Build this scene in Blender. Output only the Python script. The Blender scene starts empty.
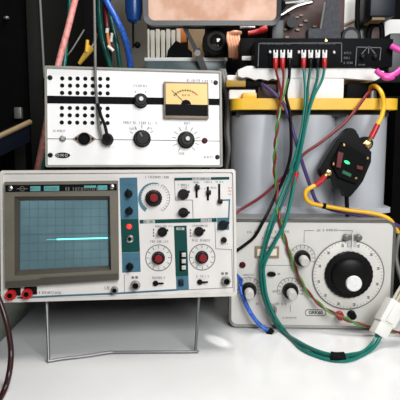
import bpy, bmesh, math, random
from mathutils import Vector, Matrix
random.seed(7)
R = math.radians
col = bpy.context.scene.collection
sc = bpy.context.scene

# ------------------------------------------------------------------ camera
F = 520.0
PITCH = R(7)
CAM = Vector((0, 0, .293))
cd = bpy.data.cameras.new('camera'); cam = bpy.data.objects.new('camera', cd); col.objects.link(cam)
cd.sensor_width = 36; cd.lens = 36 * F / 400; cd.clip_start = .01
cam.location = CAM; cam.rotation_euler = (R(90) - PITCH, 0, 0)
sc.camera = cam
FW = Vector((0, math.cos(PITCH), -math.sin(PITCH))); UP = Vector((0, math.sin(PITCH), math.cos(PITCH)))

def ray(px, py):
    return FW + Vector((1, 0, 0)) * ((px - 200) / F) + UP * ((200 - py) / F)
def P(px, py, Y):                       # a point of the room at distance Y
    d = ray(px, py); return CAM + d * (Y / d.y)
def T(px, py, z=0.0):                   # a point at height z (on the bench)
    d = ray(px, py); return CAM + d * ((z - CAM.z) / d.z)
def S(Y, py=200):                       # metres per pixel at distance Y
    return Y / ray(200, py).y / F

# ------------------------------------------------------------------ materials
def mat(name, c, rough=.5, metal=0, noise=0, nscale=40, c2=None, coat=0, emit=None, es=0, bump=0, spec=.5):
    m = bpy.data.materials.new(name); m.use_nodes = True
    nt = m.node_tree; b = nt.nodes['Principled BSDF']
    b.inputs['Base Color'].default_value = (*c, 1); b.inputs['Roughness'].default_value = rough
    b.inputs['Metallic'].default_value = metal; b.inputs['Coat Weight'].default_value = coat
    b.inputs['Specular IOR Level'].default_value = spec
    if emit:
        b.inputs['Emission Color'].default_value = (*emit, 1); b.inputs['Emission Strength'].default_value = es
    if noise or c2 or bump:
        tc = nt.nodes.new('ShaderNodeTexCoord'); n = nt.nodes.new('ShaderNodeTexNoise')
        n.inputs['Scale'].default_value = nscale; n.inputs['Detail'].default_value = 6
        nt.links.new(tc.outputs['Object'], n.inputs['Vector'])
        if noise or c2:
            cr = nt.nodes.new('ShaderNodeValToRGB')
            cr.color_ramp.elements[0].position = .38; cr.color_ramp.elements[1].position = .66
            d = c2 if c2 else tuple(max(0, x * (1 - noise)) for x in c)
            cr.color_ramp.elements[0].color = (*d, 1); cr.color_ramp.elements[1].color = (*c, 1)
            nt.links.new(n.outputs['Fac'], cr.inputs['Fac']); nt.links.new(cr.outputs['Color'], b.inputs['Base Color'])
        if bump:
            bp = nt.nodes.new('ShaderNodeBump'); bp.inputs['Strength'].default_value = bump; bp.inputs['Distance'].default_value = .002
            nt.links.new(n.outputs['Fac'], bp.inputs['Height']); nt.links.new(bp.outputs['Normal'], b.inputs['Normal'])
    return m
M = dict(
    table=mat('white_laminate', (.76, .76, .75), .16, noise=.06, nscale=9),
    table_edge=mat('laminate_edge', (.5, .5, .47), .6),
    scope_paint=mat('scope_paint', (.62, .59, .54), .45, noise=.07, nscale=14),
    scope_panel=mat('scope_panel_paint', (.70, .67, .635), .5, noise=.06, nscale=20),
    scope_case=mat('scope_case', (.10, .11, .105), .5, noise=.1),
    bezel=mat('bezel_brown_grey', (.135, .118, .085), .5, noise=.12, nscale=30),
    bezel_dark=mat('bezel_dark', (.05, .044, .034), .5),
    screen=mat('crt_screen', (.145, .25, .28), .15, coat=.3, noise=.35, nscale=9),
    grid=mat('graticule', (.035, .10, .12), .5),
    trace=mat('trace', (.2, .8, .75), .5, emit=(.15, .95, .85), es=1.0),
    trace_dim=mat('trace_dim', (.12, .4, .42), .5, emit=(.05, .35, .33), es=.4),
    blue=mat('panel_blue', (.055, .155, .215), .6, noise=.1, spec=.2), green=mat('panel_green', (.002, .055, .046), .6, noise=.1, spec=.15),
    teal_print=mat('teal_print', (.06, .32, .32), .5), blue_line=mat('blue_line', (.05, .17, .23), .5),
    black=mat('black_plastic', (.0055, .0055, .0055), .38, noise=.3, nscale=60, spec=.13), matte_black=mat('matte_black', (.003, .003, .0034), .6, spec=.08),
    print_black=mat('print_black', (.004, .004, .005), .6, spec=.05), legend_grey=mat('legend_grey', (.42, .43, .42), .6), print_grey=mat('print_grey', (.13, .125, .12), .6), print_dim=mat('print_dim', (.12, .12, .12), .6),
    print_white=mat('print_white', (.75, .75, .73), .6), print_red=mat('print_red', (.45, .05, .05), .6),
    red_cap=mat('red_cap', (.20, .006, .010), .5, spec=.2), red=mat('red_plastic', (.46, .012, .012), .35, noise=.15),
    dark_red=mat('dark_red', (.06, .004, .008), .5, spec=.15), lamp_red=mat('red_lamp', (.6, .02, .015), .4, emit=(1, .03, .025), es=1.3),
    chrome=mat('chrome', (.42, .42, .41), .3, 1), shaded_yellow=mat('shaded_yellow', (.36, .21, .015), .5), steel=mat('steel', (.22, .22, .215), .5, .9), dull_metal=mat('dull_metal', (.30, .29, .27), .45, .8, noise=.2),
    brass=mat('brass', (.75, .48, .20), .3, 1), copper=mat('copper', (.85, .42, .26), .4, .3, noise=.2),
    vv_panel=mat('tester_panel', (.84, .83, .81), .45, noise=.04, nscale=18), vv_case=mat('tester_case', (.30, .29, .26), .5, noise=.15),
    vv_rim=mat('tester_rim', (.27, .26, .22), .45, noise=.2),
    meter_yellow=mat('meter_yellow', (.80, .50, .14), .45, noise=.08, nscale=50), meter_frame=mat('meter_frame', (.25, .18, .12), .4, noise=.15),
    gen_panel=mat('generator_panel', (.64, .62, .575), .45, noise=.07, nscale=16), gen_rim=mat('generator_rim', (.15, .15, .135), .4, .2, noise=.2),
    gen_case=mat('generator_case', (.20, .20, .20), .45, noise=.1), dial_plate=mat('dial_plate', (.68, .66, .61), .4, noise=.08),
    knob_cap=mat('light_knob_cap', (.48, .47, .44), .35), white_cap=mat('white_cap', (.82, .82, .80), .4, noise=.1, nscale=200),
    cream=mat('cream', (.75, .68, .52), .5),
    batt=mat('battery_grey', (.50, .52, .55), .42, noise=.12, nscale=12), batt_y=mat('battery_yellow', (.86, .50, .025), .38, noise=.12, nscale=25),
    batt_dark=mat('battery_gap_shade', (.03, .03, .035), .6),
    amp=mat('amplifier_black', (.004, .0045, .0055), .5, noise=.25, nscale=40, spec=.05), foam=mat('white_foam', (.86, .85, .83), .7, bump=.3, nscale=120),
    bag=mat('white_plastic_bag', (.80, .78, .74), .4, noise=.15, nscale=30),
    teal=mat('teal_wire', (.003, .155, .12), .28), teal2=mat('dark_teal_wire', (.002, .085, .068), .28), wire_red=mat('red_wire', (.17, .010, .014), .4),
    wire_green=mat('green_wire', (.07, .22, .035), .35), wire_black=mat('black_wire', (.004, .003, .004), .45, spec=.12), wire_yellow=mat('yellow_wire', (.85, .46, .02), .35),
    wire_purple=mat('purple_wire', (.065, .035, .14), .4), wire_blue=mat('blue_wire', (.008, .045, .33), .35, c2=(.04, .16, .62), nscale=300),
    wire_grey=mat('grey_cable', (.14, .135, .125), .45), wire_pink=mat('salmon_cable', (.62, .17, .15), .45, c2=(.75, .35, .32), nscale=120),
    wire_maroon=mat('maroon_cable', (.028, .007, .007), .3), wire_cream=mat('cream_wire', (.50, .47, .36), .4), plug_white=mat('white_nylon', (.76, .75, .70), .4, noise=.06),
    led_green=mat('green_led', (.05, .7, .25), .3, emit=(.05, 1, .3), es=.45), deep_green=mat('deep_green', (.01, .12, .05), .4), deep_red=mat('deep_red', (.10, .006, .006), .4),
    magenta=mat('magenta_grip', (.70, .06, .36), .35), salmon=mat('salmon_plate', (.76, .50, .38), .6, c2=(.56, .31, .20), nscale=26, noise=.1),
    grey_rim=mat('grey_rim', (.055, .058, .062), .45, .1), rust=mat('rust_brown_board', (.085, .04, .032), .6, c2=(.035, .02, .02), nscale=30),
    navy=mat('navy', (.004, .006, .014), .4, spec=.25), cup_blue=mat('blue_cup', (.008, .05, .20), .25), board=mat('beige_board', (.10, .09, .07), .7, noise=.25, nscale=14),
    bench_grey=mat('grey_green', (.10, .15, .16), .35, noise=.3), paper=mat('paper', (.72, .70, .62), .7, noise=.08), tan=mat('tan_edge', (.36, .25, .13), .6, noise=.2),
    dark_panel=mat('dark_panel', (.003, .003, .003), .8, noise=.2, spec=.03), post_grey=mat('post_grey', (.012, .012, .010), .6, spec=.15), strip=mat('strip_grey', (.22, .22, .20), .4, .2),
    wall=mat('dark_wall', (.008, .008, .008), .9, noise=.3, nscale=4, spec=.1), floor=mat('grey_floor', (.13, .14, .12), .7, noise=.2, nscale=6),
    mesh=mat('blue_grey_mesh', (.028, .033, .046), .6, c2=(.008, .010, .015), nscale=160), shelf=mat('shelf_black', (.006, .006, .006), .6, spec=.2),
    white_thing=mat('white_enamel', (.74, .73, .70), .4, noise=.1, nscale=12), orange=mat('orange_plastic', (.6, .2, .05), .5), clip=mat('ochre_clip', (.62, .38, .06), .4),
    low_grey=mat('low_cabinet_grey', (.50, .54, .47), .5, noise=.1),
    table_leg=mat('bench_leg', (.15, .15, .15), .5),
)

# ------------------------------------------------------------------ mesh builder
def cat_rom(pts, sub):
    if len(pts) < 3: return pts
    out = []
    for i in range(len(pts) - 1):
        p0 = pts[max(i - 1, 0)]; p1 = pts[i]; p2 = pts[i + 1]; p3 = pts[min(i + 2, len(pts) - 1)]
        for k in range(sub):
            t = k / sub
            out.append(.5 * ((2 * p1) + (p2 - p0) * t + (2 * p0 - 5 * p1 + 4 * p2 - p3) * t * t + (3 * p1 - p0 - 3 * p2 + p3) * t ** 3))
    out.append(pts[-1]); return out

class MB:
    def __init__(s): s.bm = bmesh.new()
    def box(s, x0, x1, y0, y1, z0, z1, bev=0, seg=2, mtx=None):
        r = bmesh.ops.create_cube(s.bm, size=1)
        vs = r['verts']
        for v in vs:
            v.co = Vector(((x0 + x1) / 2 + v.co.x * (x1 - x0), (y0 + y1) / 2 + v.co.y * (y1 - y0), (z0 + z1) / 2 + v.co.z * (z1 - z0)))
        if mtx is not None:
            for v in vs: v.co = mtx @ v.co
        if bev:
            es = list({e for v in vs for e in v.link_edges})
            bmesh.ops.bevel(s.bm, geom=es, offset=bev, segments=seg, affect='EDGES', profile=.6)
        return s
    def lathe(s, p, d, prof, n=24, flute=0):
        d = Vector(d).normalized(); p = Vector(p)
        a = d.orthogonal().normalized(); b = d.cross(a)
        rings = []
        for r, t in prof:
            ring = []
            for i in range(n):
                an = 2 * math.pi * i / n; rr = r * (1 - (flute if i % 2 else 0))
                ring.append(s.bm.verts.new(p + d * t + (a * math.cos(an) + b * math.sin(an)) * max(rr, 1e-5)))
            rings.append(ring)
        for q in range(len(rings) - 1):
            for i in range(n):
                j = (i + 1) % n
                s.bm.faces.new((rings[q][i], rings[q][j], rings[q + 1][j], rings[q + 1][i]))
        s.bm.faces.new(rings[0][::-1]); s.bm.faces.new(rings[-1])
        return s
    def cyl(s, p0, p1, r0, r1=None, n=16):
        p0 = Vector(p0); p1 = Vector(p1)
        return s.lathe(p0, p1 - p0, [(r0, 0), (r0 if r1 is None else r1, (p1 - p0).length)], n)
    def ball(s, p, rx, ry=None, rz=None, mtx=None):
        r = bmesh.ops.create_uvsphere(s.bm, u_segments=20, v_segments=12, radius=1)
        ry = ry or rx; rz = rz or rx
        for v in r['verts']:
            q = Vector((v.co.x * rx, v.co.y * ry, v.co.z * rz))
            v.co = Vector(p) + (mtx @ q if mtx else q)
        return s
    def tube(s, pts, r, n=10, sub=8, smooth=True, rend=None):
        pts = [Vector(p) for p in pts]
        if smooth: pts = cat_rom(pts, sub)
        N = len(pts); prev = None; rings = []
        for i in range(N):
            t = (pts[min(i + 1, N - 1)] - pts[max(i - 1, 0)]).normalized()
            if prev is None: a = t.orthogonal().normalized()
            else:
                a = prev - t * prev.dot(t); a.normalize()
            prev = a; b = t.cross(a)
            rr = r if rend is None else r + (rend - r) * i / (N - 1)
            rings.append([s.bm.verts.new(pts[i] + (a * math.cos(2 * math.pi * k / n) + b * math.sin(2 * math.pi * k / n)) * rr) for k in range(n)])
        for q in range(N - 1):
            for i in range(n):
                j = (i + 1) % n
                s.bm.faces.new((rings[q][i], rings[q][j], rings[q + 1][j], rings[q + 1][i]))
        s.bm.faces.new(rings[0][::-1]); s.bm.faces.new(rings[-1])
        return s
    def prism(s, poly, y0, y1, mtx=None):           # poly in (x,z), extruded along y
        f = [s.bm.verts.new((x, y0, z)) for x, z in poly]; g = [s.bm.verts.new((x, y1, z)) for x, z in poly]
        n = len(poly)
        s.bm.faces.new(f); s.bm.faces.new(g[::-1])
        for i in range(n):
            j = (i + 1) % n; s.bm.faces.new((f[i], g[i], g[j], f[j]))
        if mtx is not None:
            for v in f + g: v.co = mtx @ v.co
        return s
    def frame(s, outer, inner, y0, y1, yi=None):    # ring of polygons of equal count; inner front edge may sit at depth yi
        n = len(outer); yi = y0 if yi is None else yi
        A = [s.bm.verts.new((x, y0, z)) for x, z in outer]; B = [s.bm.verts.new((x, yi, z)) for x, z in inner]
        C = [s.bm.verts.new((x, y1, z)) for x, z in outer]; D = [s.bm.verts.new((x, y1, z)) for x, z in inner]
        for i in range(n):
            j = (i + 1) % n
            for q in ((A[i], A[j], B[j], B[i]), (B[i], B[j], D[j], D[i]), (D[i], D[j], C[j], C[i]), (C[i], C[j], A[j], A[i])): s.bm.faces.new(q)
        return s
    def build(s, name, m, parent=None, sharp=35):
        bmesh.ops.recalc_face_normals(s.bm, faces=s.bm.faces)
        me = bpy.data.meshes.new(name); s.bm.to_mesh(me); s.bm.free()
        me.materials.append(M[m] if isinstance(m, str) else m)
        for p in me.polygons: p.use_smooth = True
        me.set_sharp_from_angle(angle=R(sharp))
        o = bpy.data.objects.new(name, me); col.objects.link(o)
        if parent: o.parent = parent
        return o

def rrect(x0, x1, z0, z1, r, n=6):
    out = []
    for cx, cz, a0 in ((x1 - r, z1 - r, 0), (x0 + r, z1 - r, 90), (x0 + r, z0 + r, 180), (x1 - r, z0 + r, 270)):
        for k in range(n + 1):
            a = R(a0 + 90 * k / n); out.append((cx + r * math.cos(a), cz + r * math.sin(a)))
    return out
def circ(x, z, r, n=32, rz=None): return [(x + r * math.cos(2 * math.pi * i / n), z + (rz or r) * math.sin(2 * math.pi * i / n)) for i in range(n)]

def tag(o, label, cat, group=None, kind=None):
    o['label'] = label; o['category'] = cat
    if group: o['group'] = group
    if kind: o['kind'] = kind
    return o
def thing(name, label, cat, loc=(0, 0, 0), rot=None, group=None):
    o = bpy.data.objects.new(name, None); col.objects.link(o); o.empty_display_size = .02
    m = Matrix.Translation(loc)
    if rot is not None: m = m @ rot.to_4x4()
    o.matrix_world = m
    return tag(o, label, cat, group)
def struct(o):
    o['kind'] = 'structure'; return o

class Dev:      # a flat-fronted instrument: local x right, y into the case, z up, origin mid bottom of its front
    def __init__(s, TL, TR, BR, BL, Y0, rot):
        cx = (TL[0] + TR[0] + BR[0] + BL[0]) / 4; cy = (TL[1] + TR[1] + BR[1] + BL[1]) / 4
        C = P(cx, cy, Y0); n = rot @ Vector((0, -1, 0)); X = rot @ Vector((1, 0, 0)); Z = rot @ Vector((0, 0, 1))
        L = []
        for c in (TL, TR, BR, BL):
            d = ray(*c); t = (C - CAM).dot(n) / d.dot(n); q = CAM + d * t - C; L.append((q.dot(X), q.dot(Z)))
        s.L = L
        s.W = ((L[1][0] - L[0][0]) + (L[2][0] - L[3][0])) / 2; s.H = ((L[0][1] - L[3][1]) + (L[1][1] - L[2][1])) / 2
        mx = sum(l[0] for l in L) / 4; mz = sum(l[1] for l in L) / 4
        s.rot = rot; s.loc = C + X * mx + Z * (mz - s.H / 2)
        s.s = s.W / ((TR[0] - TL[0] + BR[0] - BL[0]) / 2)
        # homography image quad -> panel rectangle
        src = (TL, TR, BR, BL); dst = ((-s.W / 2, s.H), (s.W / 2, s.H), (s.W / 2, 0), (-s.W / 2, 0))
        A = []; b = []
        for (x, y), (u, v) in zip(src, dst):
            A.append([x, y, 1, 0, 0, 0, -u * x, -u * y]); b.append(u); A.append([0, 0, 0, x, y, 1, -v * x, -v * y]); b.append(v)
        n8 = 8
        for i in range(n8):
            p = max(range(i, n8), key=lambda r: abs(A[r][i])); A[i], A[p] = A[p], A[i]; b[i], b[p] = b[p], b[i]
            for r in range(n8):
                if r != i:
                    f = A[r][i] / A[i][i]
                    if f:
                        A[r] = [a - f * c for a, c in zip(A[r], A[i])]; b[r] -= f * b[i]
        s.h = [b[i] / A[i][i] for i in range(n8)] + [1]
    def q(s, px, py):
        h = s.h; w = h[6] * px + h[7] * py + 1
        return ((h[0] * px + h[1] * py + h[2]) / w, (h[3] * px + h[4] * py + h[5]) / w)
    # printing on the panel: thin ink raised a fraction of a millimetre
    def quad(s, mb, pts, t=.0003, base=0): mb.prism([s.q(*p) for p in pts], base - t, base); return mb
    def rect(s, mb, x0, y0, x1, y1, t=.0003, base=0): return s.quad(mb, [(x0, y0), (x1, y0), (x1, y1), (x0, y1)], t, base)
    def line(s, mb, pts, w, t=.0003, base=0):
        w *= s.s
        for a, b in zip(pts[:-1], pts[1:]):
            a = Vector(s.q(*a)); b = Vector(s.q(*b)); d = (b - a).normalized(); nn = Vector((-d.y, d.x)) * w / 2; e = d * w / 2
            mb.prism([tuple(a - e + nn), tuple(b + e + nn), tuple(b + e - nn), tuple(a - e - nn)], base - t, base)
        return mb
    def arc(s, mb, cx, cy, r, a0, a1, w, t=.0003, base=0, n=30, w1=None):
        x, z = s.q(cx, cy); o = []; i = []
        for k in range(n + 1):
            a = R(a0 + (a1 - a0) * k / n); ww = (w + ((w1 if w1 is not None else w) - w) * k / n) * s.s
            o.append((x + (r * s.s + ww / 2) * math.cos(a), z + (r * s.s + ww / 2) * math.sin(a)))
            i.append((x + (r * s.s - ww / 2) * math.cos(a), z + (r * s.s - ww / 2) * math.sin(a)))
        for k in range(n): mb.prism([o[k], o[k + 1], i[k + 1], i[k]], base - t, base)
        return mb
    def ticks(s, mb, cx, cy, r0, r1, angs, w=.6, base=0, t=.0003):
        x, z = s.q(cx, cy)
        for a in angs:
            d = Vector((math.cos(R(a)), math.sin(R(a)))); nn = Vector((-d.y, d.x)) * w * s.s / 2; c = Vector((x, z))
            p0 = c + d * r0 * s.s; p1 = c + d * r1 * s.s
            mb.prism([tuple(p0 + nn), tuple(p1 + nn), tuple(p1 - nn), tuple(p0 - nn)], base - t, base)
        return mb
    def script(s, mb, x0, x1, y, h, t=.0003, base=0):     # a worn legend too small to read: rows of letter strokes
        x = x0
        while x < x1:
            w = h * random.uniform(.45, .7)
            k = random.random()
            if k < .82:
                s.line(mb, [(x, y - h / 2), (x, y + h / 2)], h * .17, t, base)
                if random.random() < .6: s.line(mb, [(x, y - h / 2), (x + w * .6, y - h / 2)], h * .15, t, base)
                if random.random() < .5: s.line(mb, [(x + w * .6, y - h / 2), (x + w * .6, y + h / 2)], h * .15, t, base)
                if random.random() < .5: s.line(mb, [(x, y + h / 2), (x + w * .6, y + h / 2)], h * .15, t, base)
                if random.random() < .5: s.line(mb, [(x, y), (x + w * .6, y)], h * .13, t, base)
            x += w + h * .25
        return mb
    def disc(s, mb, px, py, r, t=.0003, base=0, n=24): x, z = s.q(px, py); mb.prism(circ(x, z, r * s.s, n), base - t, base); return mb
    def lathe(s, mb, px, py, prof, n=24, flute=0, base=0):
        x, z = s.q(px, py); mb.lathe((x, base, z), (0, -1, 0), [(r * s.s, t) for r, t in prof], n, flute); return mb

def dev_thing(D, name, label, cat): return thing(name, label, cat, D.loc, D.rot)
def knob(D, par, px, py, r, h=.012, m='black', cap=None, pointer=None, capm='red_cap', ptr_m='print_white', base=0, lab=None):
    mb = MB()
    D.lathe(mb, px, py, [(r * 1.06, 0), (r * 1.06, h * .22), (r * .93, h * .3), (r * .86, h * .92), (r * .74, h)], 40, .05, base)
    k = mb.build('knob', m, par)
    if lab: k['label'] = lab
    if cap:
        c = MB(); D.lathe(c, px, py, [(r * cap, h * .9), (r * cap, h * 1.25), (r * cap * .85, h * 1.35)], 28, .04, base)
        cc = c.build('knob_cap', capm, k)
    if pointer is not None:
        x, z = D.q(px, py); c = MB(); d = Vector((math.cos(R(pointer)), math.sin(R(pointer)))); nn = Vector((-d.y, d.x)) * r * D.s * .09
        a = Vector((x, z)) + d * r * D.s * .15; b = Vector((x, z)) + d * r * D.s * .70
        c.prism([tuple(a + nn), tuple(b + nn), tuple(b - nn), tuple(a - nn)], base - h - .0004, base - h + .0002)
        c.build('pointer_line', ptr_m, k)
    return k
def wing_knob(D, par, px, py, r, h, ang, m='black'):
    mb = MB(); D.lathe(mb, px, py, [(r, 0), (r, h * .35), (r * .9, h * .45), (r*.85, h * .5)], 28, .04)
    k = mb.build('knob', m, par)
    x, z = D.q(px, py); w = MB(); d = Vector((math.cos(R(ang)), math.sin(R(ang)))); nn = Vector((-d.y, d.x)) * r * D.s * .36
    c = Vector((x, z)); a = c - d * r * D.s * .95; b = c + d * r * D.s * 1.2
    w.prism([tuple(a + nn), tuple(b + nn * .6), tuple(b - nn * .6), tuple(a - nn)], -h, -h * .4)
    w.build('grip', m, k)
    return k
def bnc(D, par, px, py, r, name='coax_socket'):
    mb = MB(); D.lathe(mb, px, py, [(r, 0), (r, .002), (r * .78, .0022), (r * .78, .010), (r * .62, .010), (r * .62, .004), (r * .3, .004)], 24)
    x, z = D.q(px, py)
    for sg in (-1, 1): mb.cyl((x + sg * r * D.s * .7, -.007, z), (x + sg * r * D.s * 1.0, -.007, z), r * D.s * .15, n=8)
    o = mb.build(name, 'dull_metal', par)
    c = MB(); D.lathe(c, px, py, [(r * .6, .003), (r * .6, .0048), (r * .2, .0049)], 20); c.build('socket_insert', 'matte_black', o)
    return o

# ================================================================== setting
def rot_of(yaw, tilt): return Matrix.Rotation(R(yaw), 3, 'Z') @ Matrix.Rotation(R(-tilt), 3, 'X')
struct(MB().box(-2.2, 2.2, -1.5, 1.62, -.80, -.76).build('floor', 'floor'))
struct(MB().box(-2.2, 2.2, 1.52, 1.62, -.76, 1.9).build('wall_back', 'wall'))
struct(MB().box(-1.5, -1.4, -1.5, 1.52, -.76, 1.9).build('wall_left', 'wall'))

bench = thing('workbench', 'white laminate workbench carrying all the instruments', 'workbench', (.3, .8, -.76))
def loc(v, o): return o.matrix_world.inverted() @ Vector(v)
def L(o): return o.matrix_world.inverted()
mb = MB(); mb.box(-.288, 1.2, .2, 1.36, -.03, 0, .003, mtx=None)
b = mb.build('tabletop', 'table'); b.parent = bench; b.location = (-.3, -.8, .76)
for lx in (-.24, 1.14):
    for ly in (.26, 1.30):
        l = MB().box(lx - .03, lx + .03, ly - .03, ly + .03, -.76, -.03, .003).build('leg', 'table_leg'); l.parent = bench; l.location = (-.3, -.8, .76)

# rear shelf that carries the clutter behind the instruments
shelf = thing('rear_shelf', 'black shelf behind the instruments with clutter on it', 'shelf', (.2, 1.2, 0))
for nm, a in (('shelf_board', (-.30, .75, 1.02, 1.36, .395, .415)),):
    o = MB().box(*a, .002).build(nm, 'shelf'); o.parent = shelf; o.location = (-.2, -1.2, 0)
for lx in (-.28, .73):
    for ly in (1.12, 1.34):
        o = MB().box(lx - .012, lx + .012, ly - .012, ly + .012, 0, .395, .001).build('leg', 'shelf'); o.parent = shelf; o.location = (-.2, -1.2, 0)

lowc = thing('low_cabinet', 'low grey green cabinet standing left of the white workbench', 'cabinet', (-.55, .72, -.76))
for nm, a, m in (('carcass', (-.80, -.296, .36, 1.06, -.76, -.05), 'low_grey'), ('cabinet_top', (-.81, -.293, .35, 1.065, -.05, -.03), 'low_grey')):
    o = MB().box(*a, .003).build(nm, m); o.parent = lowc; o.location = (.55, -.72, .76)

# ================================================================== oscilloscope
D = Dev((-1, 172), (235.7, 168), (236.2, 295), (3, 303), .69, rot_of(5.2, 7.5))
sx = D
osc = dev_thing(D, 'oscilloscope', 'cream two channel oscilloscope propped on its wire stand with a lit teal screen', 'oscilloscope')
W, H = D.W, D.H
mb = MB(); mb.box(-W / 2 + .003, W / 2 - .003, .012, .345, .002, H - .001, .006); mb.build('case', 'scope_case', osc)
mb = MB(); mb.frame(rrect(-W / 2, W / 2, 0, H, .004), rrect(-W / 2 + .0035, W / 2 - .0035, .0045, H - .004, .003), -.003, .016); mb.build('front_rim', 'scope_paint', osc)
mb = MB(); mb.prism(rrect(-W / 2 + .003, W / 2 - .003, .004, H - .0035, .003), 0, .014); mb.build('front_panel', 'scope_panel', osc)
# screen bezel with its sloping mouth
ob = [D.q(5, 183.5), D.q(117.3, 181), D.q(119, 279.5), D.q(8, 288)]
ib = [D.q(15, 198), D.q(109.5, 196.5), D.q(111.5, 270), D.q(17, 276)]
sb = [D.q(19.5, 202), D.q(107, 200.5), D.q(108.5, 266), D.q(20.5, 271)]
mb = MB(); mb.frame(ob, ib, -.009, 0); bez = mb.build('screen_bezel', 'bezel', osc)
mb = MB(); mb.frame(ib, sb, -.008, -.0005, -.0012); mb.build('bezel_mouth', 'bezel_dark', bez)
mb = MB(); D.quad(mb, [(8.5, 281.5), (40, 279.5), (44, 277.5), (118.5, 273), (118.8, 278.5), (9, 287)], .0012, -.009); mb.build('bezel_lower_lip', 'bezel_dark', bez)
mb = MB(); D.quad(mb, [(6.3, 186.8), (116.3, 184.3), (116.5, 190.8), (6.6, 193.7)], .0008, -.009); strip = mb.build('brand_strip', 'matte_black', bez)
for q_ in ([(31, 187.7), (41, 187.5), (41, 192.3), (31, 192.6)], [(44.5, 187.4), (59.5, 187), (59.5, 191.9), (44.5, 192.2)], [(84, 186.6), (96, 186.2), (96, 188.6), (84, 188.9)], [(97.5, 186.2), (107, 186), (107, 190.5), (97.5, 190.8)]):
    D.quad(MB(), q_, .0003, -.0098).build('teal_block', 'teal_print', strip)
mb = MB(); D.script(mb, 66, 82, 190, 3.2, .0003, -.0098); D.script(mb, 84, 106, 189.7, 2.6, .0004, -.0101); D.script(mb, 46, 59, 189.8, 2.2, .0004, -.0101); D.script(mb, 32, 40, 190.2, 2.2, .0004, -.0101)
D.arc(mb, 23, 190.3, 2.2, 0, 360, .5, .0003, -.0098); D.line(mb, [(18, 190.4), (28, 190.2)], .6, .0003, -.0098)
mb.build('strip_lettering', 'print_grey', strip)
for p in ((11, 189.8), (111.5, 187.2)):
    mb = MB(); D.lathe(mb, *p, [(2.6, 0), (2.6, .0012), (1.6, .002)], 18, 0, -.0095); mb.build('screw', 'chrome', strip)
mb = MB(); D.quad(mb, [(18.5, 201), (108, 199.5), (109.5, 267), (19.5, 272)], .0006, 0); scr = mb.build('screen', 'screen', osc)
mb = MB()
def sq(u, v):      # screen fraction -> pixel
    t = (20 + (107.5 - 20) * u, 202 - 1.2 * u); bq = (20.8 + (108.5 - 20.8) * u, 270.5 - 4.5 * u); return (t[0] + (bq[0] - t[0]) * v, t[1] + (bq[1] - t[1]) * v)
for i in range(11): D.line(mb, [sq(i / 10, 0), sq(i / 10, 1)], .32, .0002, -.0006)
for i in range(1, 8): D.line(mb, [sq(0, i / 8), sq(1, i / 8)], .32, .0002, -.0006)
for i in range(51):
    u = i / 50; D.line(mb, [sq(u, .485), sq(u, .515)], .25, .0002, -.0006)
mb.build('graticule', 'grid', scr)
mb = MB(); D.line(mb, [(57, 240.4), (106.5, 238.6)], 1.3, .0003, -.0008); mb.build('trace_line', 'trace', scr)
mb = MB(); D.line(mb, [(47, 240.8), (57, 240.4)], .9, .0003, -.0008); mb.build('faint_trace', 'trace_dim', scr)
# coloured fields
for q_ in ([(118.6, 178), (136.4, 177.4), (138, 219.4), (120, 219.8)], [(121.4, 253.2), (139.6, 252.4), (140.4, 272), (122, 273)], [(217, 217.5), (229.3, 217), (229, 229.3), (217, 230)], [(175.5, 276.3), (188, 275.5), (188.4, 289), (176, 290)]):
    D.quad(MB(), q_).build('blue_field', 'blue', osc)
D.line(MB(), [(223, 199.5), (229.6, 199.2), (228.7, 218)], 1.5).build('blue_border', 'blue', osc); D.line(MB(), [(19, 298.6), (60, 296.3), (116, 293.6), (176, 289.6)], 1.8).build('blue_border', 'blue', osc)
for q_ in ([(120, 219.8), (138, 219.4), (139.6, 252.2), (121.4, 253)], [(173.5, 226), (186.2, 225.4), (188, 275.5), (175.3, 276.5)], [(139, 220.2), (216.5, 217.6), (216.6, 221.6), (139.2, 224)], [(174, 177.4), (229.6, 175.8), (229.6, 178.6), (174, 180.2)]):
    D.quad(MB(), q_).build('green_field', 'green', osc)
for q_ in ((192, 176.4, 211, 179.6), (143, 220.2, 154.5, 223.6), (200.5, 218.3, 211.5, 221.6), (176, 227.5, 184, 230)):
    w_ = D.rect(MB(), *q_, .0005).build('heading_plate', 'legend_grey', osc); mb = MB(); D.script(mb, q_[0] + 1, q_[2] - 1.5, (q_[1] + q_[3]) / 2, 1.6, .0003, -.0005); mb.build('heading_lettering', 'print_black', w_)
mb = MB()
D.line(mb, [(174, 180), (175, 200), (192.3, 199.7), (192.8, 218)], .6); D.line(mb, [(214.8, 222), (215.4, 248.5), (231.6, 249.3), (232, 287), (141, 292)], .55); D.line(mb, [(124, 275), (124.4, 292)], .5)
D.arc(mb, 154, 198, 15.5, -60, 60, .45); D.ticks(mb, 154, 198, 12.5, 15.5, range(-60, 240, 12), .45)
for cx, cy in ((158.3, 258), (201.8, 257)):
    D.arc(mb, cx, cy, 13.2, 0, 360, .9); D.ticks(mb, cx, cy, 9.5, 12.4, range(0, 360, 30), .6)
D.script(mb, 143, 168, 176.8, 2.0); D.script(mb, 178, 190, 184.5, 1.8); D.script(mb, 179, 188, 187, 1.4); D.script(mb, 193, 200, 181.8, 1.6); D.script(mb, 205, 212, 181.4, 1.6); D.script(mb, 216, 224, 181, 1.6)
D.script(mb, 155, 172, 226.5, 1.6); D.script(mb, 192, 208, 225.5, 1.6); D.script(mb, 150, 168, 241.8, 2); D.script(mb, 192, 212, 240.2, 2); D.script(mb, 152, 164, 277.7, 1.8); D.script(mb, 196, 208, 276, 1.8)
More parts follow.
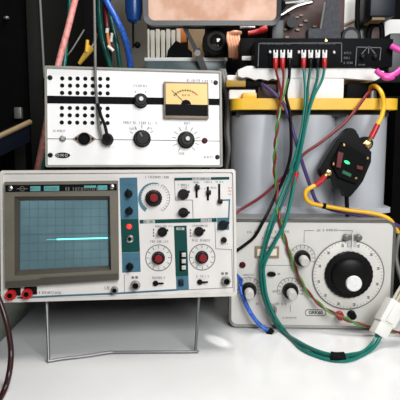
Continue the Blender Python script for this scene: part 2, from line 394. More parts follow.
D.script(mb, 121, 135, 184.6, 1.4); D.script(mb, 124, 138, 259.5, 2); D.script(mb, 38, 62, 293.3, 2.0); D.script(mb, 105, 108, 288, 3); D.script(mb, 220, 228, 243.3, 1.4); D.script(mb, 200, 206, 188, 1.5); D.script(mb, 211, 216, 187, 1.5)
for x0, y0 in ((132.4, 277.6), (136.2, 277.4), (222, 273), (226, 272.8)): D.rect(mb, x0 - 1.2, y0 - 1, x0 + 1.4, y0 + 1.3)
for x0 in (152.5, 189.5):
    for k in range(3): D.rect(mb, x0, 229 + 3 * k, x0 + 1.2, 231 + 3 * k)
mb.build('panel_lettering', 'print_grey', osc)
mb = MB(); D.arc(mb, 154, 198, 15, 75, 235, 1.1, w1=4.2); mb.build('dial_arc', 'blue_line', osc)
mb = MB(); D.line(mb, [(5, 300.6), (120, 298.6), (235, 292.6)], .7); D.script(mb, 228.4, 231.5, 187, 1.3); D.script(mb, 228.4, 231.5, 190, 1.3); D.script(mb, 228.4, 231.5, 193.5, 1.3); mb.build('red_print', 'print_red', osc)
# knobs
knob(D, osc, 153.2, 198.2, 8.2, .013, cap=.52); knob(D, osc, 158, 258, 6.4, .012, cap=.62); knob(D, osc, 201.5, 257, 6.4, .012, cap=.62)
for px, py, r, a in ((128, 194, 4.0, 100), (128.6, 211.5, 3.9, 80), (129.6, 267, 3.8, 95), (183, 194, 5.6, 25), (183, 212.4, 5.2, 0), (223, 224.6, 5.0, 30), (162, 232, 5.0, 20), (198.6, 231.3, 5.0, 15)):
    wing_knob(D, osc, px, py, r, .011, a)
knob(D, osc, 223.6, 239.6, 3.0, .008)
mb = MB(); D.lathe(mb, 128.7, 227, [(2.6, 0), (2.6, .002), (1.6, .0035), (.4, .0042)], 18); mb.build('power_lamp', 'lamp_red', osc)
mb = MB(); D.lathe(mb, 129.2, 239.2, [(4, 0), (4, .002), (2.6, .003), (2.6, .006), (1.7, .006), (1.7, .002)], 20); o = mb.build('push_button', 'chrome', osc)
mb = MB(); D.lathe(mb, 129.2, 239.2, [(1.9, .001), (1.9, .0063)], 16); mb.build('button_tip', 'matte_black', o)
for sl, hd in (((196.4, 183.4, 197.4), 187), ((207.8, 186, 200), 192), ((219.3, 183, 202), 200.8)):
    mb = MB(); D.rect(mb, sl[0] - 1.1, sl[1], sl[0] + 1.1, sl[2], .0006); o = mb.build('slide_switch', 'matte_black', osc)
    mb = MB(); x, z = D.q(sl[0] + .6, hd); mb.box(x - 2.3 * D.s, x + 2.3 * D.s, -.007, 0, z - 2.3 * D.s, z + 2.3 * D.s, .0008); mb.build('slider', 'black', o)
for px, py in ((155.2, 283.2), (199.3, 281.6)):
    mb = MB(); D.lathe(mb, px, py, [(2.8, 0), (2.8, .003), (1.8, .004)], 18); o = mb.build('lever_switch', 'black', osc)
    mb = MB(); x, z = D.q(px, py); mb.cyl((x, -.003, z), (x + 8 * D.s, -.006, z + .3 * D.s), 1.1 * D.s, .9 * D.s, 10); mb.build('lever', 'black', o)
mb = MB(); D.rect(mb, 179, 251, 184.6, 271, .0006); o = mb.build('button_bank', 'matte_black', osc)
for k in range(3):
    x, z = D.q(183.2, 254.5 + 6.3 * k); MB().box(x - 2.1 * D.s, x + 2.1 * D.s, -.006, 0, z - 2.1 * D.s, z + 2.1 * D.s, .0008).build('push_button', 'knob_cap', o)
x, z = D.q(180.6, 282.3); MB().box(x - 2.6 * D.s, x + 2.6 * D.s, -.004, 0, z - 3.3 * D.s, z + 3.3 * D.s, .0008).build('push_button', 'navy', osc)
bnc(D, osc, 135.2, 285.2, 5.0); bnc(D, osc, 225.2, 280.3, 5.0)
bnc(D, osc, 114.6, 290, 3.8, 'calibration_socket')
for px, py in ((13.2, 295), (29.2, 293.8)):
    mb = MB(); x, z = D.q(px + 2.5, py - 2.8); mb.box(x - 6.0 * D.s, x + 6 * D.s, -.003, 0, z - 4 * D.s, z + 3.4 * D.s, .0008); o = mb.build('binding_post', 'matte_black', osc)
    mb = MB(); D.lathe(mb, px, py, [(5.2, .002), (5.2, .006), (4.4, .007), (4.8, .012), (2.6, .012), (2.6, .006)], 24, .05); mb.build('red_collar', 'red', o)
    mb = MB(); D.lathe(mb, px, py, [(2.5, .004), (2.5, .0122), (1.2, .0122), (1.2, .010)], 16); mb.build('post_hole', 'matte_black', o)
# feet and wire prop stand
for fx in (-W / 2 + .03, W / 2 - .03):
    p = Vector((fx, .30, 0)); Wd = osc.matrix_world @ p
    MB().box(fx - .008, fx + .008, .292, .308, -max(Wd.z, .004) / math.cos(R(7.5)) + .0006, .003, .001).build('foot', 'black', osc)
mb = MB()
x, z = D.q(26.6, 304.5); mb.box(x - .003, x + .003, .018, .026, -.006, .003, .001); x2, z2 = D.q(214, 298); mb.box(x2 - .003, x2 + .003, .018, .026, -.006, .003, .001); mb.build('front_foot_stub', 'black', osc)
IM = osc.matrix_world.inverted()
rw = .0021
pa = Vector((D.q(45.5, 300)[0], .012, .001)); pb = Vector((D.q(199.3, 297)[0], .012, .001))
bl = [IM @ T(48.8, 361, rw), IM @ T(62, 358.8, rw * 1.1), IM @ T(85, 356.2, rw), IM @ T(108, 352.6, rw * 1.2), IM @ T(118, 352.3, rw), IM @ T(160, 352, rw), IM @ T(195.5, 351.6, rw)]
def fil(a, c, b_, t=.18):
    return [c + (a - c) * t, c + (a - c) * t * .4 + (b_ - c) * t * .1, c + (b_ - c) * .03]
mb = MB(); pts = [pa, pa.lerp(bl[0], .5), pa.lerp(bl[0], .95)] + bl + [pb.lerp(bl[-1], .95), pb.lerp(bl[-1], .5), pb]
mb.tube(pts, rw, 10, 6); mb.build('wire_stand', 'steel', osc)
# case vent holes are behind; a carry boss on the flank
MB().box(W / 2 - .004, W / 2 + .001, .10, .13, H * .45, H * .6, .001).build('handle_boss', 'black', osc)

# ================================================================== valve voltmeter style tester on the scope
D = Dev((44, 67), (221.6, 70.4), (221.8, 165.8), (46.4, 168.6), .735, sx.rot @ Matrix.Rotation(R(4.0), 3, 'Z'))
tst = dev_thing(D, 'bench_tester', 'white faced bench tester with yellow meter and speaker holes on top of the oscilloscope', 'tester')
W, H = D.W, D.H
bp = osc.matrix_world.inverted() @ tst.matrix_world.translation
print('TESTER base above scope top', bp.z - sx.H, 'depth', bp.y)
MB().box(-W / 2 + .001, W / 2 - .001, .004, .17, .001, H - .001, .003).build('case', 'vv_case', tst)
mb = MB(); mb.frame(rrect(-W / 2, W / 2, 0, H, .002), rrect(-W / 2 + .003, W / 2 - .003, .003, H - .003, .0012), -.003, .006); mb.build('front_rim', 'vv_rim', tst)
mb = MB(); mb.prism(rrect(-W / 2 + .0028, W / 2 - .0028, .0028, H - .0028, .001), 0, .004); mb.build('front_panel', 'vv_panel', tst)
fh = bp.z - sx.H
for fx in (-W / 2 + .02, W / 2 - .02):
    for fy in (.02, .15):
        MB().cyl((fx, fy, .002), (fx, fy, -fh + .0002), .007, .006).build('foot', 'matte_black', tst)
mb = MB(); D.quad(mb, [(46.5, 97), (219.5, 98), (219.5, 104.6), (46.8, 104.8)]); D.rect(mb, 0, 0, 0.001, 0.001) if False else None; mb.build('black_stripe', 'print_black', tst)
mb = MB(); D.line(mb, [(47, 140.2), (219.6, 140.2)], .7)
D.ticks(mb, 186, 139.4, 10.3, 14.5, (60, 88, 118, 145, 170, 205, 235, -50, -20, 10, 35), .6); D.ticks(mb, 142.4, 138.8, 10.5, 14, (35, 60, 90, 120, 150), .6); D.ticks(mb, 141, 101, 9.5, 11.5, (60, 120), .7)
D.script(mb, 187.5, 200, 80.4, 2.6); D.script(mb, 203, 212, 80.8, 2.6); D.script(mb, 134, 148, 86, 2.0); D.script(mb, 124, 136, 123, 2.0); D.script(mb, 140, 158, 123.2, 2.2); D.script(mb, 183, 190, 123, 2.0)
D.script(mb, 53.5, 66, 132.2, 1.8); D.script(mb, 204, 213, 156.2, 2.0); D.script(mb, 179, 184, 153, 1.8); D.script(mb, 105, 114, 147.6, 1.6); D.script(mb, 130, 136, 129, 1.6); D.script(mb, 149, 153, 128.6, 1.6)
mb.build('panel_lettering', 'print_grey', tst)
mb = MB()
for i, x in enumerate((62, 70, 77.6, 85.3, 92.8, 100.4, 108)):
    for y in (79.4, 86.6, 94, 109.2, 116.5, 123.8):
        D.lathe(mb, x, y, [(2.1, 0), (2.1, .0004), (1.4, .0004), (1.4, .0002)], 14)
mb.build('speaker_holes', 'matte_black', tst)
for p in ((49.6, 78.8), (51, 156.6), (216, 82), (217, 156)):
    mb = MB(); D.lathe(mb, *p, [(2.4, 0), (2.4, .001), (1.5, .002)], 16); mb.build('screw', 'black', tst)
mb = MB(); x, z = D.q(63.3, 156.6); mb.prism(circ(x, z, 7.2 * D.s, 28, 2.8 * D.s), -.001, 0); lg = mb.build('maker_badge', 'print_black', tst)
mb = MB(); D.arc(mb, 58.6, 156.6, 1.2, 0, 360, .5, .0003, -.001); D.line(mb, [(61.6, 158), (61.6, 155.2), (62.8, 157), (63.8, 155.2), (63.8, 158)], .5, .0003, -.001); D.arc(mb, 67, 156.6, 1.2, 0, 360, .5, .0003, -.001); mb.build('badge_letters', 'legend_grey', lg)
# meter
mb = MB(); x0, z0 = D.q(164, 119); x1, z1 = D.q(208, 83); mb.box(x0, x1, -.008, 0, z0, z1, .0012); met = mb.build('meter', 'meter_frame', tst)
mb = MB(); D.quad(mb, [(165.8, 84.6), (206.6, 84.8), (206.6, 105.6), (165.8, 105.2)], .0004, -.008); face = mb.build('meter_face', 'meter_yellow', met)
mb = MB(); D.quad(mb, [(165.2, 105.2), (207, 105.6), (207, 116.4), (165.2, 116.2)], .0012, -.008); mb.build('meter_cover', 'matte_black', met)
mb = MB(); D.arc(mb, 185.8, 107, 16.2, 68, 140, .5, .0002, -.0084); D.ticks(mb, 185.8, 107, 14.6, 17.6, range(66, 146, 9), .4, -.0084)
x, z = D.q(185.6, 105.2); mb.prism([(x + 5 * D.s * math.cos(R(a)), z + 4.6 * D.s * math.sin(R(a))) for a in range(0, 181, 15)], -.0090, -.0083); D.line(mb, [(184, 103.5), (171.5, 91.5)], .55, .0003, -.0084); D.script(mb, 182, 189, 96, 1.6, .0002, -.0084)
mb.build('meter_scale', 'print_black', face)
mb = MB(); D.arc(mb, 185.8, 107, 16.2, 44, 66, 1.1, .0003, -.0084); mb.build('red_zone', 'print_red', face)
knob(D, tst, 141, 101.3, 7.2, .013, cap=.35, capm='dull_metal'); knob(D, tst, 142.5, 139, 8.4, .014, pointer=115, ptr_m='print_grey'); knob(D, tst, 186.2, 139.6, 8.4, .014, cap=.3, capm='dull_metal')
mb = MB(); D.lathe(mb, 204.6, 140, [(2.9, 0), (2.9, .002), (1.8, .0036)], 18); mb.build('neon_lamp', 'dark_red', tst)
mb = MB(); D.lathe(mb, 63.4, 140, [(3, 0), (3, .003), (2, .004), (2, .006), (1, .006)], 18); mb.build('ground_jack', 'dull_metal', tst)
mb = MB(); x, z = D.q(85, 140); s_ = D.s
dia = [(x - 11.5 * s_, z), (x - 6 * s_, z + 4 * s_), (x - 2 * s_, z + 6.4 * s_), (x + 2 * s_, z + 6.4 * s_), (x + 6 * s_, z + 4 * s_), (x + 11.5 * s_, z), (x + 6 * s_, z - 4 * s_), (x + 2 * s_, z - 6.4 * s_), (x - 2 * s_, z - 6.4 * s_), (x - 6 * s_, z - 4 * s_)]
mb.prism(dia, -.002, 0); o = mb.build('microphone_socket', 'meter_frame', tst)
mb = MB(); D.lathe(mb, 85, 140, [(5.8, .0015), (5.8, .006), (4.8, .0065), (4.6, .003)], 24); D.lathe(mb, 77, 140, [(1.3, .001), (1.3, .003)], 10); D.lathe(mb, 93, 140, [(1.3, .001), (1.3, .003)], 10); mb.build('socket_barrel', 'matte_black', o)
# grey lead plugged in
wpt = lambda D_, px, py, out: D_.loc + D_.rot @ Vector((D_.q(px, py)[0], -out, D_.q(px, py)[1]))
pl = thing('microphone_lead', 'thin grey cable hanging over the tester front into its black plug', 'cable', wpt(D, 108, 140, 0))
def child(mbx, name, m, par):     # world-space mesh under an unrotated thing
    o = mbx.build(name, m, par); o.location = -par.matrix_world.translation; return o
n_ = D.rot @ Vector((0, -1, 0)); c0 = wpt(D, 108, 140.5, 0)
mb = MB(); mb.lathe(c0, n_, [(.0082, .0005), (.0085, .004), (.0078, .012), (.005, .019)], 20); child(mb, 'plug', 'matte_black', pl)
mb = MB(); mb.tube([wpt(D, 108, 139, .018), wpt(D, 105.5, 128, .018), wpt(D, 101.5, 118, .014), wpt(D, 98.4, 106, .010)], .0022, 10); child(mb, 'strain_relief', 'wire_black', pl)
mb = MB(); mb.tube([wpt(D, 103, 141, .013), wpt(D, 99.5, 126, .009), wpt(D, 97.6, 106, .007), wpt(D, 96, 85, .007), wpt(D, 95.4, 66, .007), P(95, 45, .75), P(94.6, 20, .80), P(94, -12, .86)], .0019, 10); child(mb, 'grey_lead', 'wire_grey', pl)

# ================================================================== signal generator
D = Dev((228.5, 218.4), (394.5, 223), (391.5, 329), (230, 326.4), .769, rot_of(-2.4, 0))
gd = D
D.loc.z = .002
gen = dev_thing(D, 'signal_generator', 'grey signal generator with large black tuning dial under the battery', 'signal generator')
W, H = D.W, D.H
GT = D.loc.z + H
print('GEN', W, H, D.loc, 'top', GT, 'SCOPE', sx.W, sx.H, sx.loc)
mb = MB(); mb.prism(rrect(-W / 2, W / 2, 0, H, .012), .0, .20); mb.build('case', 'gen_case', gen)
mb = MB(); mb.frame(rrect(-W / 2, W / 2, 0, H, .012), rrect(-W / 2 + .0036, W / 2 - .0036, .0036, H - .0036, .009), -.004, .004, -.0025); mb.build('front_rim', 'gen_rim', gen)
mb = MB(); mb.prism(rrect(-W / 2 + .0034, W / 2 - .0034, .0034, H - .0034, .009), -.002, .001); mb.build('front_panel', 'gen_panel', gen)
for fx in (-W / 2 + .03, W / 2 - .03):
    for fy in (.02, .18): MB().cyl((fx, fy, .001), (fx, fy, -.002), .008, .007).build('foot', 'matte_black', gen)
B0 = -.002
mb = MB(); x, z = D.q(348.6, 275.5); mb.lathe((x, B0, z), (0, -1, 0), [(35.2 * D.s, 0), (35.2 * D.s, .0012), (34.6 * D.s, .0016)], 64); dial = mb.build('dial_plate', 'dial_plate', gen)
mb = MB(); D.arc(mb, 348.6, 275.5, 35.2, 0, 360, 1.1, .0003, B0 - .0014, 60)
for k in range(12):
    a = R(90 + 30 * k + 12)
    if abs(k - 0) > 0 or True:
        px, py = 348.6 + 29.8 * math.cos(a), 275.5 - 29.8 * math.sin(a); D.line(mb, [(px - .7, py - .8), (px + .8, py - .7), (px + .7, py + .9), (px - .8, py + .8)], .9, .0003, B0 - .0016)
D.ticks(mb, 348.6, 275.5, 32.2, 34, range(0, 360, 6), .35, B0 - .0016); mb.build('dial_marks', 'print_grey', dial)
mb = MB(); cx_, cz_ = D.q(348.8, 275.0)
mb.lathe((cx_, B0 - .001, cz_), (0, -1, 0), [(24 * D.s, 0), (24 * D.s, .004), (23 * D.s, .006), (18.5 * D.s, .007), (17.5 * D.s, .016), (14 * D.s, .019)], 60, .02); kd = mb.build('tuning_knob', 'black', gen)
mb = MB(); cx2, cz2 = D.q(351.0, 280.4); mb.lathe((cx2, B0 - .014, cz2), (0, -1, 0), [(7.8 * D.s, 0), (7.8 * D.s, .008), (7.0 * D.s, .010)], 36); mb.build('knob_cap', 'white_cap', kd)
mb = MB(); x, z = D.q(351.6, 238); mb.box(x - 8.5 * D.s, x + 8.5 * D.s, B0 - .006, B0, z - 2.6 * D.s, z + 2.6 * D.s, .001)
for sg in (-1, 1): mb.lathe((x + sg * 6 * D.s, B0, z), (0, -1, 0), [(3.2 * D.s, 0), (3.2 * D.s, .008), (2 * D.s, .009)], 16)
o = mb.build('dial_cursor', 'gen_rim', gen)
mb = MB(); D.rect(mb, 347, 240.5, 356, 247.6, .0012, B0 - .0018); mb.build('cursor_window', 'knob_cap', o); mb = MB(); D.line(mb, [(351.6, 233), (351.6, 248)], .7, .0004, B0 - .0062); mb.build('hairline', 'print_white', o)
def gknob(px, py, r, ang):
    mb = MB(); x, z = D.q(px, py); mb.lathe((x, B0, z), (0, -1, 0), [(r * 1.1 * D.s, 0), (r * 1.1 * D.s, .003), (r * 1.05 * D.s, .010), (r * .9 * D.s, .013)], 36, .04); k = mb.build('knob', 'black', gen)
    mb = MB(); mb.lathe((x, B0 - .012, z), (0, -1, 0), [(r * .66 * D.s, 0), (r * .62 * D.s, .017), (r * .52 * D.s, .0185)], 32, .04); mb.build('knob_cap', 'knob_cap', k)
    mb = MB(); D.arc(mb, px, py, r * 1.75, -20, 200, .5, .0003, B0); D.ticks(mb, px, py, r * 1.3, r * 1.75, range(-20, 201, 20), .5, B0); mb.build('knob_scale', 'print_grey', gen)
gknob(302.8, 258, 7.4, 90); gknob(249.4, 289.6, 7.4, 90); gknob(291.4, 290.4, 7.4, 90)
mb = MB(); D.lathe(mb, 242.6, 264.4, [(3.2, 0), (3.2, .002), (2, .004)], 18, 0, B0); mb.build('pilot_lamp', 'dark_red', gen)
mb = MB(); x0, z0 = D.q(255, 257.2); x1, z1 = D.q(279.4, 246); mb.box(x0, x1, B0 - .003, B0, z0, z1, .001); o = mb.build('range_window', 'meter_frame', gen)
mb = MB(); D.rect(mb, 257.4, 248.2, 277, 255, .0004, B0 - .003); mb.build('window_card', 'cream', o)
mb = MB(); x, z = D.q(272.2, 273.8); mb.prism(circ(x, z, 4.4 * D.s, 20, 2.4 * D.s), B0 - .004, B0); o = mb.build('slide_switch', 'black', gen)
mb = MB()
D.script(mb, 247, 262, 231.3, 2.2, .0003, B0); D.script(mb, 266, 290, 231.6, 2.0, .0003, B0); D.script(mb, 262, 282, 237.5, 1.6, .0003, B0); D.script(mb, 315.5, 336, 231, 1.9, .0003, B0)
D.line(mb, [(304.4, 243), (304.4, 231), (314, 231)], .5, .0003, B0); D.line(mb, [(337, 231.2), (352, 231.8), (352, 235)], .5, .0003, B0); D.line(mb, [(262, 265.2), (296, 265.6)], .4, .0003, B0)
D.line(mb, [(249.6, 273), (249.6, 280)], .4, .0003, B0); D.script(mb, 244, 254, 274.6, 1.6, .0003, B0); D.script(mb, 277, 281, 274, 1.8, .0003, B0); D.script(mb, 274, 282, 291.5, 1.8, .0003, B0); D.script(mb, 285, 298, 318, 1.4, .0003, B0); D.line(mb, [(292, 306), (292, 312)], .5, .0003, B0)
D.script(mb, 268, 280, 304, 1.8, .0003, B0); D.script(mb, 336, 339, 303.5, 2.4, .0003, B0)
mb.build('panel_lettering', 'print_grey', gen)
mb = MB(); D.script(mb, 283.5, 288, 304.2, 2.0, .0003, B0); D.script(mb, 256, 260, 304, 2, .0003, B0); mb.build('red_print', 'print_red', gen)
# maker badge
mb = MB(); x0, z0 = D.q(306.8, 316); x1, z1 = D.q(327.8, 310); mb.frame(rrect(x0, x1, z0, z1, 2.9 * D.s), rrect(x0 + .5 * D.s, x1 - .5 * D.s, z0 + .5 * D.s, z1 - .5 * D.s, 2.4 * D.s), B0 - .0005, B0)
def add_text(mb, body, x, y, z, size):
    cu = bpy.data.curves.new('t', 'FONT'); cu.body = body; cu.size = size; cu.extrude = .0002; cu.align_x = 'CENTER'; cu.align_y = 'CENTER'; cu.offset = size * .02
    ob = bpy.data.objects.new('t', cu); col.objects.link(ob); bpy.context.view_layer.update()
    me = bpy.data.meshes.new_from_object(ob); me.transform(Matrix.Translation((x, y, z)) @ Matrix.Rotation(R(90), 4, 'X'))
    mb.bm.from_mesh(me); bpy.data.objects.remove(ob); bpy.data.curves.remove(cu); bpy.data.meshes.remove(me)
add_text(mb, 'GRK60', (x0 + x1) / 2, B0 - .0002, (z0 + z1) / 2, .0072); mb.build('maker_badge', 'print_black', gen)
for px, py, m in ((340.6, 314.8, 'red'), (352.4, 314.2, 'black')):
    mb = MB(); D.lathe(mb, px, py, [(4.2, 0), (4.2, .004), (3.2, .005), (3.8, .012), (2.8, .014)], 24, .05, B0); mb.build('terminal_post', m, gen)
mb = MB(); D.arc(mb, 346.5, 311, 8, 40, 140, .5, .0003, B0); mb.build('terminal_link', 'print_grey', gen)
mb = MB(); D.lathe(mb, 272.4, 309.5, [(6, 0), (6, .003), (4.6, .0035), (4.6, .014), (3.4, .014), (3.4, .006)], 24, 0, B0); o = mb.build('coax_socket', 'dull_metal', gen)

# ================================================================== battery standing on the generator
by = .824; bx0 = P(232, 160, by).x; bx1 = P(397.5, 160, by).x; BW = bx1 - bx0
bz1 = P(300, 98.3, by).z; zl0 = P(300, 109.5, by).z
bat = thing('car_battery', 'grey deep cycle battery with bright yellow lid on the signal generator', 'battery', ((bx0 + bx1) / 2, by, GT))
BH = bz1 - GT; LZ = zl0 - GT
def bprof(off, n=14, bulge=.040):
    pts = []
    xs = -BW / 2 + off
    w = (BW - 2 * off) / 3
    for k in range(3):
        for i in range(n + 1):
            if k and i == 0: continue
            t = i / n; e = (1 - abs(2 * t - 1) ** 2.4)
            pts.append((xs + (k + t) * w, .034 + (.014 if bulge > .02 else -.012) - bulge * e))
    return pts
def bslab(mb, z0, z1, off, bulge=.040):
    fr = bprof(off, bulge=bulge); bk = [(-x, .176 - y) for x, y in fr]; loop = fr + bk
    lo = [mb.bm.verts.new((x, y, z0)) for x, y in loop]; hi = [mb.bm.verts.new((x, y, z1)) for x, y in loop]; n = len(loop)
    mb.bm.faces.new(lo[::-1]); mb.bm.faces.new(hi)
    for i in range(n): mb.bm.faces.new((lo[i], lo[(i + 1) % n], hi[(i + 1) % n], hi[i]))
    return mb
mb = MB(); bslab(mb, .0085, LZ - .008, .002); mb.build('battery_body', 'batt', bat)
mb = MB(); bslab(mb, 0, .009, 0, .015); mb.build('base_flange', 'batt', bat)
mb = MB(); mb.box(-BW / 2 + .008, BW / 2 - .008, .026, .150, LZ - .010, LZ + .001); mb.build('lid_seam', 'batt_dark', bat)  # near-black filler paints the shade in the gap under the lid
mb = MB(); mb.prism(rrect(-BW / 2 - .001, BW / 2 + .001, 0, .174, .016), LZ, BH, Matrix(((1, 0, 0, 0), (0, 0, 1, 0), (0, 1, 0, 0), (0, 0, 0, 1))))
for cx in (-.082, -.0, .083): pass
lid = mb.build('battery_lid', 'batt_y', bat)
mb = MB(); x = P(250, 100, by).x - (bx0 + bx1) / 2; mb.box(x - .011, x + .011, .004, .05, BH - .001, BH + .009, .002); mb.build('lid_tab', 'batt_y', lid)
for tx in (P(374, 90, .85).x,):
    mb = MB(); mb.cyl((tx - (bx0 + bx1) / 2, .04, BH), (tx - (bx0 + bx1) / 2, .04, BH + .015), .009, .008); mb.build('terminal', 'dull_metal', bat)

# dark bits on top of the battery left
def wb(name, m, px0, py0, px1, py1, Y, dep, label, cat, bev=.002, group=None, zbot=None):
    a = P(px0, py1, Y); b_ = P(px1, py0, Y); z0 = a.z if zbot is None else zbot
    cx = (a.x + b_.x) / 2
    o = MB().box(a.x - cx, b_.x - cx, 0, dep, 0, b_.z - z0, bev).build(name, m); o.location = (cx, Y, z0)
    return tag(o, label, cat, group)
BT = GT + BH
blk = wb('foam_block', 'foam', 279, 78, 344.5, 98, .832, .12, 'white foam block on the yellow battery lid under the amplifier', 'foam block', .003, zbot=BT)
AB = P(300, 68, .83).z
# white plastic sheet between block and amplifier
slabz = blk.location.z + blk.dimensions.z if False else P(300, 78, .832).z
mb = MB(); a = P(238, 70, .832).x; b_ = P(384, 70, .832).x; N = 34
top = []; 
for i in range(N + 1):
    t = i / N; x = a + (b_ - a) * t
    px = 238 + (384 - 238) * t
    th = (AB - slabz) * (1.0)
    lo = slabz + (.004 * math.sin(px * .35) + .008 * max(0, (262 - px) / 24) if px < 280 else 0)
    if px < 280: lo = P(px, 79.5 - 3.5 * max(0, (258 - px) / 20) + 1.0 * math.sin(px * .5), .832).z
    elif px < 345: lo = slabz
    else: lo = P(px, 78 + (px - 345) * .09, .832).z if px < 378 else P(px, 81 - (px - 378) * 1.5, .832).z
    hi = AB if px > 257 else P(px, 66 + .8 * math.sin(px * .7) + max(0, (246 - px) * .5), .832).z
    if px > 372: hi = AB - (px - 372) * .0004
    top.append((x, lo, hi))
for y0, y1 in ((0, .13),):
    fr = [mb.bm.verts.new((x, .832 + y0, h)) for x, l, h in top] + [mb.bm.verts.new((x, .832 + y0, l)) for x, l, h in top[::-1]]
    bk = [mb.bm.verts.new((v.co.x, .832 + y1, v.co.z)) for v in fr]
    mb.bm.faces.new(fr); mb.bm.faces.new(bk[::-1])
    for i in range(len(fr)): j = (i + 1) % len(fr); mb.bm.faces.new((fr[i], bk[i], bk[j], fr[j]))
tag(mb.build('packing_slab', 'bag', sharp=60), 'wavy white packing slab squeezed between amplifier and foam block', 'packing')

# ================================================================== amplifier
D = Dev((255.5, 38.5), (392, 37), (392, 68), (255.5, 67.5), .826, rot_of(0, 0)); D.loc.z = AB
ad = D; W, H = D.W, D.H
amp = dev_thing(D, 'amplifier', 'flat black amplifier with a row of wired terminals on the packing slab', 'amplifier')
MB().box(-W / 2, W / 2, .002, .13, 0, H, .003).build('case', 'amp', amp)
MB().box(-W / 2 - .001, W / 2 + .001, -.001, .003, .001, H - .002, .001).build('front_panel', 'amp', amp)
mb = MB(); D.line(mb, [(258, 66), (258.5, 44), (339, 43), (339.5, 62)], .7, .0003, -.001); D.line(mb, [(354, 66), (354.6, 47), (380, 47.5), (379, 60)], .7, .0003, -.001); D.script(mb, 262, 288, 44.2, 1.6, .0003, -.001); D.script(mb, 296, 332, 43.6, 1.6, .0003, -.001)
D.script(mb, 342, 350, 53, 2, .0003, -.001); D.script(mb, 342, 350, 58, 2, .0003, -.001); D.script(mb, 342, 350, 63, 2, .0003, -.001); D.line(mb, [(360, 54), (364, 49), (367, 46), (370, 49), (374, 54)], .8, .0003, -.001); D.line(mb, [(367, 46), (367, 53)], .8, .0003, -.001); D.script(mb, 356, 364, 65, 1.4, .0003, -.001)
mb.build('panel_lettering', 'print_dim', amp)
mb = MB(); x0, z0 = D.q(268, 66); x1, z1 = D.q(332, 48.5); mb.box(x0, x1, -.004, 0, z0, z1, .001); tb = mb.build('terminal_strip', 'matte_black', amp)
for px in (268.8, 296.4, 331):
    mb = MB(); D.lathe(mb, px, 53, [(1.7, 0), (1.7, .002), (1.0, .003)], 12, 0, -.004); mb.build('terminal_screw', 'dull_metal', tb)
mb = MB(); D.lathe(mb, 323, 41, [(1.6, 0), (1.6, .002), (1, .003)], 12, 0, -.001); mb.build('panel_screw', 'brass', amp)
for px, py in ((361, 57), (374, 57)):
    mb = MB(); D.lathe(mb, px, py, [(3, 0), (3, .004), (2, .005)], 16, 0, -.001); mb.build('input_jack', 'black', amp)

# ================================================================== wires
def pp(l): return [P(*p) if len(p) == 3 else T(p[0], p[1], .004) for p in l]
def wire_thing(name, label, at, cat='wire', group=None): return thing(name, label, cat, at, None, group)
def connector(par, px, red):
    Yc = .8135
    t = MB(); a = P(px, 59, Yc); s_ = S(Yc, 60)
    for sg in (-1, 1): t.box(a.x + sg * 1.6 * s_ - .7 * s_, a.x + sg * 1.6 * s_ + .7 * s_, Yc - .0012, Yc + .0012, P(px, 55.5, Yc).z, P(px, 50, Yc).z, .0004)
    t.box(a.x - 2.2 * s_, a.x + 2.2 * s_, Yc - .0015, Yc + .0015, P(px, 58.8, Yc).z, P(px, 54.5, Yc).z, .0005)
    t.cyl(P(px, 54, Yc + .008), P(px, 54, Yc - .003), 1.5 * s_)
    child(t, 'fork_terminal', 'print_white', par)
    sl = MB(); d = (P(px, 69.5, Yc) - P(px, 58, Yc)); sl.lathe(P(px, 58, Yc), d, [(2.2 * s_, 0), (2.6 * s_, .003), (2.5 * s_, d.length * .6), (1.7 * s_, d.length)], 16)
    child(sl, 'crimp_sleeve', 'red' if red else 'black', par)
Yw = .8125
# short red wire
w = wire_thing('terminal_wire', 'short red wire with red sleeve, leftmost on the amplifier', P(275.5, 62, Yw)); connector(w, 275.5, True)
mb = MB(); mb.tube(pp([(275.5, 68, Yw), (277, 75, Yw), (279.5, 84, .812), (281, 96, .806), (278.5, 112, .803), (277, 118, .803)]), .0017, 8); child(mb, 'red_insulation', 'wire_red', w)
# twisted pair
def twist(path, r, off, pitch, ph):
    pts = cat_rom(pp(path), 14); out = []; s_ = 0
    for i, p in enumerate(pts):
        if i: s_ += (p - pts[i - 1]).length
        t = (pts[min(i + 1, len(pts) - 1)] - pts[max(i - 1, 0)]).normalized()
        a = Vector((0, -1, 0)); a = (a - t * a.dot(t)).normalized(); b = t.cross(a); an = 2 * math.pi * s_ / pitch + ph
        out.append(p + (a * math.cos(an) + b * math.sin(an)) * off)
    return out
low = [(279.5, 105, .802), (277, 130, .800), (275, 150, .800), (274.6, 170, .799), (277, 190, .797), (277.5, 205, .785), (279, 216, .768), (284, 236, .766), (291, 258, .764), (297, 273, .762), (307, 291, .760), (323, 307, .750), (341, 317, .742), (360, 324.5, .738), (380, 329, .74), (404, 333, .735), (440, 334, .735), (500, 336, .74)]
w = wire_thing('twisted_wire_pair', 'twisted red and green wire pair running down across the signal generator', P(282.5, 62, Yw)); connector(w, 282.5, True)
mb = MB(); mb.tube(pp([(282.5, 68, Yw), (283.5, 76, Yw), (282.5, 90, .808)]) + twist(low, .0016, .0016, .045, 0), .0017, 8, 3); child(mb, 'red_strand', 'wire_red', w)
mb = MB(); mb.tube(pp([(288, 79, .8105), (286, 88, .809), (283, 97, .805)]) + twist(low, .0016, .0016, .045, math.pi), .0017, 8, 3); child(mb, 'green_strand', 'wire_green', w)
w = wire_thing('terminal_wire', 'long black wire from third amplifier terminal to the oscilloscope edge', P(289.5, 62, Yw)); connector(w, 289.5, False)
